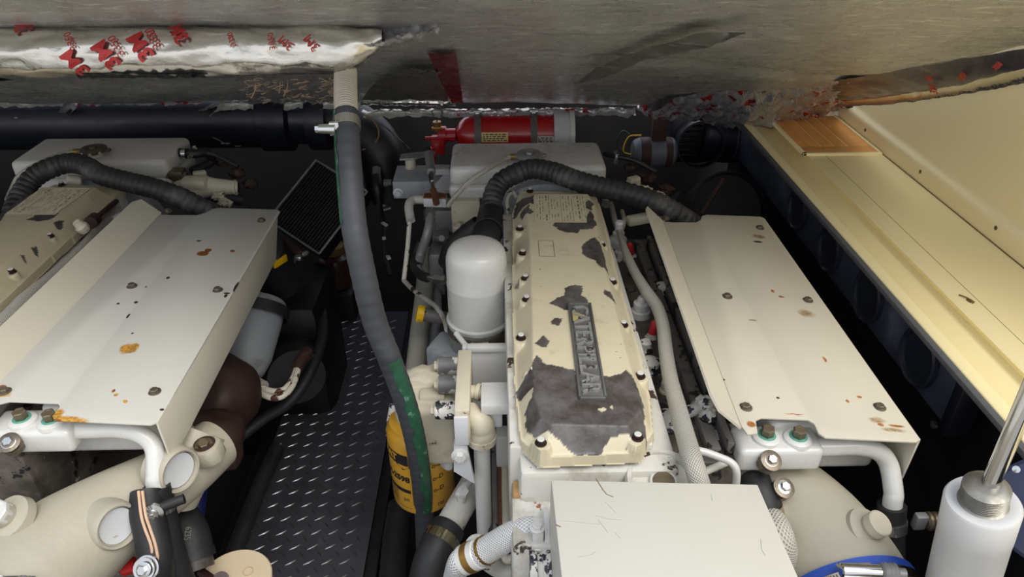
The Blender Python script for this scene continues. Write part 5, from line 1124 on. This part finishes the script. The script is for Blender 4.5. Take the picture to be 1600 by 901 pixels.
# turbo and brown housings below the heat shield
m = MB().sphere(MZ(345, 618, .42), .10, (.85, 1.1, 1), 32, .15, 7); m.sphere(MZ(330, 690, .42), .07, (1, 1, 1), 24, .25, 9); part('turbo_housing', m, mBrown, LE, 'rust brown turbo housing')
m = MB().lathe([(.078, 0), (.082, .01), (.066, .16), (.052, .20), (.045, .21)], MZ(400, 470, .48), V((-.05, -.75, -.55)), 40); part('intake_cone', m, mGreyPaint, LE, 'grey tapered intake cone'); m = MB().ring(MZ(402, 480, .475), V((-.05, -.75, -.55)), .085, .03, .004, 40); part('blue_black_band', m, mRubber, LE)
m = MB().tube([MZ(398, 590, .44), MZ(394, 612, .42), MZ(388, 640, .38)], .012, 14, 6); part('blue_hose', m, mBlueHose, LE)
m = MB().cyl(MZ(392, 596, .36), MZ(410, 606, .36), .020, n=20); part('braided_end', m, mBraidGrey, LE)
for k in range(2):
    m = MB().tube([MZ(406, 604+9*k, .36), MZ(425, 611+10*k, .36), MZ(444, 608+9*k, .36), MZ(457, 592+10*k, .36), MZ(464-0*k, 574+8*k, .365), MZ(468, 560, .37)], .0082, 14, 8); part('white_wire', m, mWhiteChip, LE, 'pair of white sleeved leads' if k == 0 else None)
m = MB().tube([MZ(462, 575, .37), MZ(472, 560, .375), MZ(482, 548, .38)], .016, 12, 6); m.cbox(MZ(478, 552, .385), (.035, .02, .02), .005, Matrix.Rotation(.8, 3, 'Z')); part('rusty_terminal', m, mBrown, LE)
# dark gearbox behind the shield
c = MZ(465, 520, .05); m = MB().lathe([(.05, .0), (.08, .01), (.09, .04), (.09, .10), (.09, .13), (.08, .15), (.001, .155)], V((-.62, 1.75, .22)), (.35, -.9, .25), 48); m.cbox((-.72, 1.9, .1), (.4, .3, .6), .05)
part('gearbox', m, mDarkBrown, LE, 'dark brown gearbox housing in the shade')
m = MB().cyl(MZ(398, 392, .60), MZ(440, 440, .46), .075, n=28, bev=.01); m.cyl(MZ(440, 400, .55), MZ(470, 430, .46), .05, n=24, bev=.008); part('starter_motor', m, mDarkRail2, LE, 'black starter motor behind the heat shield')
m = MB().cbox(MZ(466, 402, .60), (.018, .018, .012), .003); m.cbox(MZ(476, 396, .60), (.02, .014, .012), .003, Matrix.Rotation(.7, 3, 'Z')); part('terminal_nut', m, mSteel, LE)
m = MB().tube([MZ(445, 376, .60), MZ(458, 388, .60), MZ(470, 397, .60)], .010, 10, 5); part('battery_cable', m, mBrown, LE); m = MB().cbox(MZ(437, 408, .58), (.01, .05, .02), .002, Matrix.Rotation(-.5, 3, 'Z')); part('yellow_tag', m, mYellowCap, LE)

# =================================================================== LOOSE THINGS
# long bilge hose from the hatch to the floor
hh = [MT(px, py, t) for px, py, t in ((541, 176, 1.17), (543, 220, 1.15), (547, 280, 1.13), (553, 350, 1.12), (566, 420, 1.13), (585, 500, 1.17), (607, 556, 1.21), (628, 612, 1.26), (645, 670, 1.32), (656, 730, 1.40), (662, 790, 1.50), (664, 860, 1.62), (664, 930, 1.8))]
t = thing('drain_hose', 'long dusty grey black hose hanging from the foil beam down between the engines', 'hose', hh[-1])
m = MB().tube(hh, .0198, 36, 16, rf=lambda d, T: 1+.012*math.sin(d*PI*2/.022), step=.003); part('hose_body', m, mRubberDusty, t, ang=180)
top = MY(540, 112, BY-.01); m = MB().tube([top, top.lerp(hh[0], .5)+V((0, -.004, 0)), hh[0], hh[1].lerp(hh[0], .6)], .0185, 36, 12, rf=lambda d, T: 1+.055*math.sin(d*PI*2/.0052), step=.0011); part('clear_spiral_end', m, mClear, t, 'clear ribbed plastic end', ang=180)
def strip_on(hp_, r_, side, w, m_, name, par, lab=None, amp=.0):
    pp = curve(hp_, 10); mb = MB(); rows = []
    for i, p in enumerate(pp):
        tt = (pp[min(i+1, len(pp)-1)]-pp[max(i-1, 0)]).normalized(); s0 = V(side); s0 = (s0-tt*s0.dot(tt)).normalized(); s1 = tt.cross(s0); row = []
        for k in range(9):
            a = (k/8-.5)*w*(1+amp*noise.noise(V((i*.35, k*.1, 3)))); row.append(p+(s0*math.cos(a)+s1*math.sin(a))*(r_+.0009))
        rows.append(row)
    for row in rows: mb.v += row
    for i in range(len(rows)-1):
        for k in range(8): mb.f.append([i*9+k, i*9+k+1, (i+1)*9+k+1, (i+1)*9+k]); mb.m.append(0)
    return part(name, mb, m_, par, lab)
strip_on(hh[0:4], .0200, (-.85, -.5, 0), .8, mGreen, 'green_tape', t, 'worn green tape strip', .8)
strip_on(hh[6:11], .0200, (.55, -.75, .2), 1.0, mGreen, 'green_tape', t, 'worn green tape strip', .8)
ax = (hh[1]-hh[0]).normalized(); cp = hh[0].lerp(hh[1], .42)
tc_ = thing('hose_clamp', 'stainless worm drive clamp round the top of the long hanging hose', 'clamp', cp)
m = MB().ring(cp-ax*.008, ax, .0222, .017, .0022, 48); band = part('band', m, mSteel, tc_)
for k in range(7):
    a_ = -.15+k*.17; q = cp+V((math.sin(a_)*.0223, -math.cos(a_)*.0223, 0)); m = MB().cbox(q, (.0014, .0014, .011), 0, Matrix.Rotation(a_, 3, 'Z')); part('slot', m, mPrintBlack, band)
q = cp+V((-.018, -.018, 0)); m = MB().cbox(q+V((.002, 0, 0)), (.016, .010, .022), .002); m.cyl(q+V((.004, -.003, 0)), q+V((-.022, -.002, 0)), .0085, .0075, n=12); m.cyl(q+V((-.022, -.002, 0)), q+V((-.028, -.002, 0)), .006, n=6); part('screw_housing', m, mSteel, tc_)

# red fire extinguisher at the back
y = 2.34; a = MY(712, 208, y); b = MY(868, 212, y); r = .066
t = thing('fire_extinguisher', 'red fire extinguisher cylinder lying in straps behind the right engine', 'fire extinguisher', a)
az = (MY(780, 182, y).z+0)-r+.004; A = V((a.x+.0, y, az)); Bx = b.x+.02
m = MB().lathe([(.001, 0), (.02, .002), (.045, .014), (r*.9, .034), (r, .06), (r, Bx-a.x)], A, (1, 0, 0), 48); part('cylinder', m, mRed, t)
m = MB().ring(V((Bx-.03, y, az)), (1, 0, 0), r+.012, .062, .005, 48); br = part('end_bracket', m, mGreyTag, t, 'pale grey end bracket'); 
x_ = Bx+.03; m = MB().box((x_-.05, y-.02, az), (x_, y+.02, HZ-.03), .002); part('bracket_arm', m, mGreyTag, br)
m = MB().ring(V((Bx+.022, y, az)), (1, 0, 0), r+.017, .016, .004, 48); part('bracket_ring', m, mWhiteClean, br)
for px in (747, 833):
    x_ = MY(px, 205, y).x; m = MB().ring(V((x_-.011, y, az)), (1, 0, 0), r+.004, .022, .003, 48); o = part('strap', m, mDarkRail, t)
    m = MB().cbox((x_, y-.012, az+r+.010), (.014, .02, .014), .002); m.cyl((x_-.012, y-.01, az+r+.016), (x_+.014, y-.01, az+r+.016), .004, n=8); part('strap_buckle', m, mSteel, o)
def ext_label(px0, px1, py0, py1, mm, nm):
    x0 = MY(px0, 210, y-r).x; x1 = MY(px1, 210, y-r).x; mb = MB(); rows = []
    z0 = max(-.9, (MY(px0, py1, y-r).z-az)/r); z1 = min(.9, (MY(px0, py0, y-r).z-az)/r); a0, a1 = math.asin(z0), math.asin(z1)
    for i in range(9):
        aa = a0+(a1-a0)*i/8; mb.v += [V((x0, y-math.cos(aa)*(r+.0008), az+math.sin(aa)*(r+.0008))), V((x1, y-math.cos(aa)*(r+.0008), az+math.sin(aa)*(r+.0008)))]
    mb.f = [[2*i, 2*i+1, 2*i+3, 2*i+2] for i in range(8)]; mb.m = [0]*8; o = part(nm, mb, mm, t); rnd = random.Random(px0)
    for i in range(4):
        aa = a0+(a1-a0)*(.16+.21*i); u = x0+.006
        while u < x1-.012:
            l = rnd.uniform(.004, .014); mb = MB(); mb.v = [V((u, y-math.cos(aa+e_)*(r+.0014), az+math.sin(aa+e_)*(r+.0014))) for e_ in (-.025, .025)]+[V((min(u+l, x1-.004), y-math.cos(aa+e_)*(r+.0014), az+math.sin(aa+e_)*(r+.0014))) for e_ in (.025, -.025)]
            mb.f = [[0, 3, 2, 1]]; mb.m = [0]; part('print_mark', mb, mPrintBlack, o); u += l+.004
ext_label(752, 794, 208, 222, mLabel, 'yellow_label'); ext_label(838, 866, 213, 226, mLabelWhite, 'white_label')
# valve head with wires
q = A+V((-.03, 0, 0)); m = MB().cyl(A, q, .022, n=20); m.cyl(q, q+V((-.03, 0, 0)), .03, n=16, bev=.003); m.cbox(q+V((-.03, -.01, -.03)), (.045, .04, .06), .005); m.cbox(q+V((-.02, -.03, .0)), (.10, .006, .012), .001); m.cbox(q+V((-.05, -.02, -.06)), (.02, .02, .05), .003)
vh = part('valve_head', m, mRed, t); m = MB().cyl(q+V((-.03, -.01, .02)), q+V((-.03, -.01, .05)), .014, n=16); m.cbox(q+V((-.03, -.02, .03)), (.035, .01, .01), .002); part('gauge', m, mNick, vh)
m = MB().tube([q+V((-.03, 0, .05)), q+V((-.045, 0, .08)), q+V((-.02, .0, .095)), q+V((-.012, 0, .07)), q+V((-.03, -.01, .052))], .0018, 6, 8); part('thin_wire', m, mTeal2, vh)

# blower motor, ducts
y = 2.36; a = MY(992, 238, y); b = MY(1050, 236, y)
t = thing('blower_motor', 'grey cylindrical blower motor with rusty bands beside the round duct mouth', 'motor', a)
m = MB().lathe([(.02, -.012), (.038, -.008), (.045, .0), (.050, .012), (.050, b.x-a.x), (.04, b.x-a.x+.01)], a, (1, 0, 0), 36); part('motor_body', m, mBlueGrey, t)
for u in (.014, (b.x-a.x)-.028): m = MB().ring(a+V((u, 0, 0)), (1, 0, 0), .052, .034 if u < .02 else .022, .003, 36); part('rusty_band', m, mBrown, t)
m = MB().box((a.x+.05, y-.02, a.z+.045), (a.x+.10, y+.01, HZ+.02), .003); part('hanger', m, mBrown, t)
m = MB().tube([MY(990, 242, y), MY(974, 236, y), MY(982, 214, y), MY(1002, 211, y)], .0024, 8, 8); part('yellow_wire', m, mYellowCap, t); m = MB().tube([MY(980, 245, y), MY(965, 225, y), MY(972, 205, y), MY(984, 210, y)], .003, 8, 8); part('green_wire', m, mTeal2, t)
t = thing('air_duct', 'wide black duct with a round grilled mouth under the hatch corner', 'duct', MY(1090, 225, 2.4))
c = MY(1093, 224, 2.36); r = .082
m = MB().ring(c, (0, -1, .1), r, .02, .006, 48); part('duct_mouth', m, mNavy, t)
m = MB().lathe([(r-.006, .0), (r-.008, .08), (r*.9, .12)], c+V((0, .01, 0)), (0, 1, 0), 40, caps=False); part('duct_bore', m, mBlack, t)
m = MB()
for k in range(6): z = c.z-.05+k*.02; w = math.sqrt(max(0, (r-.01)**2-(z-c.z)**2)); m.box((c.x-w, c.y+.02, z-.002), (c.x+w*.2, c.y+.04, z+.002), .0005)
part('grille_bars', m, mNavy, t)
m = MB().cyl((c.x+.02, 2.46, c.z), (c.x+.5, 2.46, c.z-.02), .10, n=40, bev=.01); m.cbox((c.x, 2.47, c.z), (.2, .12, .2), .03); part('duct_body', m, mNavy, t)
for k, px in enumerate((1145, 1164)): m = MB().ring(V((MY(px, 225, 2.4).x, 2.46, c.z)), (1, 0, 0), .103, .006, .004, 40); part('duct_ring', m, mBlueGreyD, t)
t = thing('round_housing', 'large black round housing with a rim, behind the right heat shield', 'housing', MY(1135, 330, 2.1))
c = MY(1135, 330, 2.05); m = MB().lathe([(.118, 0), (.124, .03), (.118, .034), (.114, .01)], c, (0, -.85, .5), 56, caps=False); part('rim', m, mNavy, t)
a = MY(1130, 280, 2.02); b = MY(1096, 335, 1.92); m = MB().cyl(a, b, .006, n=12); part('brown_rod', m, mBrown, t)
m = MB().cyl(c+V((0, .01, 0)), c+V((0, .35, -.2)), .113, n=40); part('housing_body', m, mBilge, t)

# big navy pipe across the back left with coupling
y = 2.42; zc = (MY(200, 168, y-.08).z+MY(200, 232, y-.08).z)/2; r = .095
t = thing('exhaust_pipe', 'large dark navy pipe running across the back on the left', 'pipe', (MY(200, 200, y).x, y, zc-r))
m = MB().cyl((-2.75, y, zc), (MY(440, 200, y).x, y, zc), r, n=56); part('pipe_body', m, mNavy, t)
xa = MY(440, 200, y).x; m = MB().lathe([(r, -.06), (r+.012, -.055), (r+.012, .04), (r-.01, .05), (r-.01, .10), (r+.01, .105), (r+.01, .17), (.001, .18)], (xa, y, zc), (1, 0, 0), 48); part('pipe_coupling', m, mNavy, t)
m = MB().tube([(xa+.15, y, zc), (xa+.26, y-.01, zc-.02), (xa+.34, y-.06, zc-.09), (xa+.36, y-.08, zc-.25)], r*.8, 32, 8); part('pipe_bend', m, mBlack, t)
m = MB()
for (px, py, l, w) in ((340, 218, .07, .002), (352, 224, .03, .004), (25, 184, .01, .003), (372, 228, .02, .002)):
    p = MY(px, py, y-r*.94); m.cbox(p, (l, .002, w), 0, Matrix.Rotation(.55 if l > .05 else 0, 3, 'Y'))
part('scratch', m, mGreyCast, t)
m = MB().cbox(MY(180, 160, 2.64), (.9, .05, .06), .01); part('brown_beam', m, mBrown, bpy.data.objects['wall_back'])
m = MB().box((-2.8, 2.3, .62), (.8, 2.62, .64), 0)

# radiator core leaning in the dark
k = [MY(490, 252, 1.80), MY(533, 280, 1.80), MY(500, 398, 1.62), MY(424, 358, 1.66)]
kz = [MZ(495, 252, .62), MZ(560, 300, .60), MZ(500, 398, .42), MZ(420, 345, .48)]
t = thing('cooler_core', 'tilted black finned cooler core with a thin grey frame, between the engines', 'radiator', MZ(480, 320, .3))
a, b, c, d = kz; a = kz[0]; d = kz[3]; b = a+(kz[2]-d); n_ = (b-a).cross(d-a).normalized(); n_ = n_ if n_.z > 0 else -n_
m = MB().plate([a, b, kz[2], d], n_, .05); part('core', m, mBlack, t)
for i in range(20):
    u = (i+.5)/20; p0 = a.lerp(b, u); p1 = d.lerp(kz[2], u); e_ = (b-a)/20*.25
    m = MB().plate([p0-e_+n_*.006, p1-e_+n_*.006, p1+e_+n_*.006, p0+e_+n_*.006], n_, .005); part('fin', m, mFin, t)
m = MB()
for p0, p1 in ((a, d), (kz[2], d), (b, kz[2]), (a, b)): m.cyl(p0+n_*.008, p1+n_*.008, .004, n=8)
part('frame', m, mGreyCast, t)

# recovery bottle
b_ = MZ(528, 445, .12); t = thing('recovery_bottle', 'brown tinted bottle with an ochre cap in the dark by the hose', 'bottle', b_)
m = MB().box((b_.x-.065, b_.y-.065, -.28), (b_.x+.065, b_.y+.065, b_.z), .01); part('bottle_shelf', m, mBlack, t)
q = b_; m = MB().lathe([(.03, 0), (.052, .006), (.058, .03), (.062, .10), (.055, .125), (.03, .14), (.028, .15)], q, (0, 0, 1), 32); part('body', m, mAmber, t)
m = MB().lathe([(.040, .142), (.042, .148), (.042, .17), (.036, .175), (.030, .168), (.001, .166)], q, (0, 0, 1), 24); part('cap', m, mOchre, t)

# black cable looping over the floor
L = [MZ(493, 462, .34), MZ(503, 490, .33), MZ(503, 530, .31), MZ(485, 580, .28), MZ(455, 625, .24), MZ(410, 655, .2), MZ(360, 695, .16), MZ(320, 730, .1)]
m = MB().tube(L, .0155, 18, 12); o = part('black_cable', m, mRubber, None, 'thick black cable looping beside the left gearbox down to the bilge', cat='cable')
m = MB().cbox(MZ(492, 462, .355), (.012, .03, .012), .003); m2 = part('cable_clip', m, mSteel, o)
m = MB().tube([MZ(432, 700, .03), MZ(405, 760, .03), MZ(375, 840, .03), MZ(340, 940, .03)], .022, 18, 10); part('edge_hose', m, mRubber, None, 'black hose lying along the left edge of the tread plate', cat='hose')
m = MB().tube([MZ(625, 790, .05), MZ(617, 850, .05), MZ(612, 920, .05), MZ(606, 990, .05)], .032, 24, 10, rf=lambda d, T: 1+.03*math.sin(d*300)); part('floor_hose', m, mRubber, None, 'fat wrinkled black hose along the right edge of the tread plate', cat='hose')

# tread plate with raised bars
pxa, pxb = MZ(350, 901, 0).x, MZ(567, 901, 0).x; ya, yb = .95, 2.33
t = thing('tread_plate', 'dark diamond pattern tread plate between the two engines', 'floor plate', ((pxa+pxb)/2, (ya+yb)/2, -.006))
m = MB().box((pxa, ya, -.006), (pxb, yb, 0), .0015); part('plate', m, mTread, t)
def bar(mb):
    pr = [(-1, 0), (-.6, .11), (0, .17), (.6, .11), (1, 0), (.6, -.11), (0, -.17), (-.6, -.11)]
    mb.add([V((x, y, 0)) for x, y in pr]+[V((x*.8, y*.35, .11)) for x, y in pr], [[i, (i+1) % 8, 8+(i+1) % 8, 8+i] for i in range(8)]+[[8+i for i in range(8)]])
near = []; mbA = MB(); pitch = .0455; cnt = 0
nx_ = int((pxb-pxa-.02)/pitch)+1; ny_ = int((yb-ya)/.0465)
for j in range(ny_):
    for i in range(nx_+1):
        for kk in range(2):
            x = pxa+.018+i*pitch+(pitch*.5 if kk else 0); yy = ya+.012+j*.0465+(.02325 if kk else 0)
            if x > pxb-.012 or yy > yb-.01: continue
            an = math.radians(33 if kk == 0 else -52)
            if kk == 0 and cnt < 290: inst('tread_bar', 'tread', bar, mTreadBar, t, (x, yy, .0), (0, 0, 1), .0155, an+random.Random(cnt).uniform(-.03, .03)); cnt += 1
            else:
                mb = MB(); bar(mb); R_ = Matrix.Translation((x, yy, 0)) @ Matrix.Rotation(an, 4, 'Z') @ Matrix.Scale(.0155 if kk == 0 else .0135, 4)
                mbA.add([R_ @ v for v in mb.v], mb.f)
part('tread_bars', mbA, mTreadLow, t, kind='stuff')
m = MB().box((pxb+.004, ya, -.28), (pxb+.035, yb, .012), .004); m.box((pxb+.05, ya, -.28), (pxb+.06, yb, -.0), .003); m.box((pxa-.04, ya, -.28), (pxa-.004, yb, -.004), .004); part('side_rails', m, mBlack, t)

# lift ram at the right
a = MT(1503, 905, 1.02); b = MT(1536, 782, .93); d = (b-a).normalized(); a = a-d*.1
t = thing('lift_ram', 'white hydraulic lift cylinder with a chrome rod at the lower right', 'lift cylinder', a)
L_ = (b-a).length; m = MB().lathe([(.040, 0), (.0435, .004), (.0435, L_-.06), (.0440, L_-.058), (.0445, L_-.004), (.042, L_), (.036, L_+.001), (.030, L_-.001)], a, d, 48); part('barrel', m, mRamWhite, t)
m = MB().lathe([(.031, -.002)]+[(.0275 if i % 2 else .0240, .002+.0016*i) for i in range(17)]+[(.020, .030), (.014, .031)], b, d, 40); part('threaded_collar', m, mSteelDull, t)
top = MT(1632, 560, .83); dr = (top-b).normalized(); m = MB().cyl(b, top+dr*.30, .0108, n=28); part('rod', m, mChrome, t)
# dark blue round cover at the right edge
c = MT(1648, 800, 1.00); t = thing('blue_cover', 'chipped dark blue round cover with a screw at the right edge', 'cover', c)
n_ = V((-.55, -.45, .55)).normalized(); m = MB().lathe([(.076, -.02), (.076, 0), (.071, .004), (.001, .005)], c, n_, 48); part('disc', m, mBlueDisc, t)
q = MT(1588, 733, 1.02); m = MB().lathe([(.005, 0), (.005, .002), (.001, .003)], q, n_, 14); part('screw', m, mSteel, t)
# cream disc at the lower left
c = MZ(366, 905, .34); t = thing('cream_lid', 'cream painted round lid with a dark lever, bottom edge beside the tread plate', 'lid', c-V((0, 0, .03)))
m = MB().lathe([(.066, -.03), (.070, -.002), (.068, .001), (.001, .001)], c, (0, 0, 1), 56); part('disc', m, mDisc, t)
m = MB().ring(MZ(388, 892, .342), (0, 0, 1), .010, .001, .0012, 28); part('stamped_ring', m, mStripe, t)
m = MB().tube([MZ(313, 892, .36), MZ(325, 900, .36), MZ(340, 912, .36)], .008, 14, 6); m.cyl(MZ(345, 905, .345), MZ(345, 905, .36), .015, n=18); part('lever', m, mRustDark, t)
# wires and glints in the dark at the back
m = MB().tube([MY(566, 178, 2.3), MY(585, 190, 2.3), MY(592, 210, 2.3), MY(582, 228, 2.3), MY(566, 234, 2.3)], .0028, 8, 8); part('yellow_wire', m, mOchre, None, 'thin ochre wire looping down behind the hanging hose', cat='wire')
m = MB().tube([MY(563, 172, 2.35), MY(600, 195, 2.35), MY(640, 232, 2.35)], .0015, 6, 8); part('thin_wire', m, mDarkRail, None, 'thin grey wire slanting across the dark bulkhead left of the extinguisher', cat='wire')
t = thing('pipe_fitting', 'grey pipe elbow fitting with hose in the dark beside the grey box', 'fitting', MZ(588, 300, .5))
m = MB().cyl(MZ(588, 262, .62), MZ(588, 275, .60), .014, n=6); part('nut', m, mDarkRail, t); m = MB().cyl(MZ(600, 286, .60), MZ(612, 286, .60), .012, n=12); part('nut', m, mDarkRail, t); m = MB().tube([MZ(588, 275, .60), MZ(590, 295, .57), MZ(592, 318, .52)], .018, 14, 6); part('stub', m, mBlack, t)
# rags of white foam on a cable in the gap
t = thing('torn_cable', 'dark cable with torn white scraps in the gap beside the dipstick', 'cable', MZ(600, 380, .25))
m = MB().tube([MZ(592, 312, .45), MZ(600, 350, .42), MZ(600, 390, .36), MZ(610, 430, .30)], .008, 12, 8); part('cable', m, mRubber, t)
for (px, py, s_, a_) in ((597, 320, .030, .7), (604, 326, .03, -.6), (601, 350, .030, .9), (600, 372, .016, 1.4), (607, 402, .024, 1.2)):
    m = MB().cbox(MZ(px, py, .44), (s_, .012, .006), .002, Matrix.Rotation(-a_, 3, 'Z')); part('white_scrap', m, mGreyTag, t)
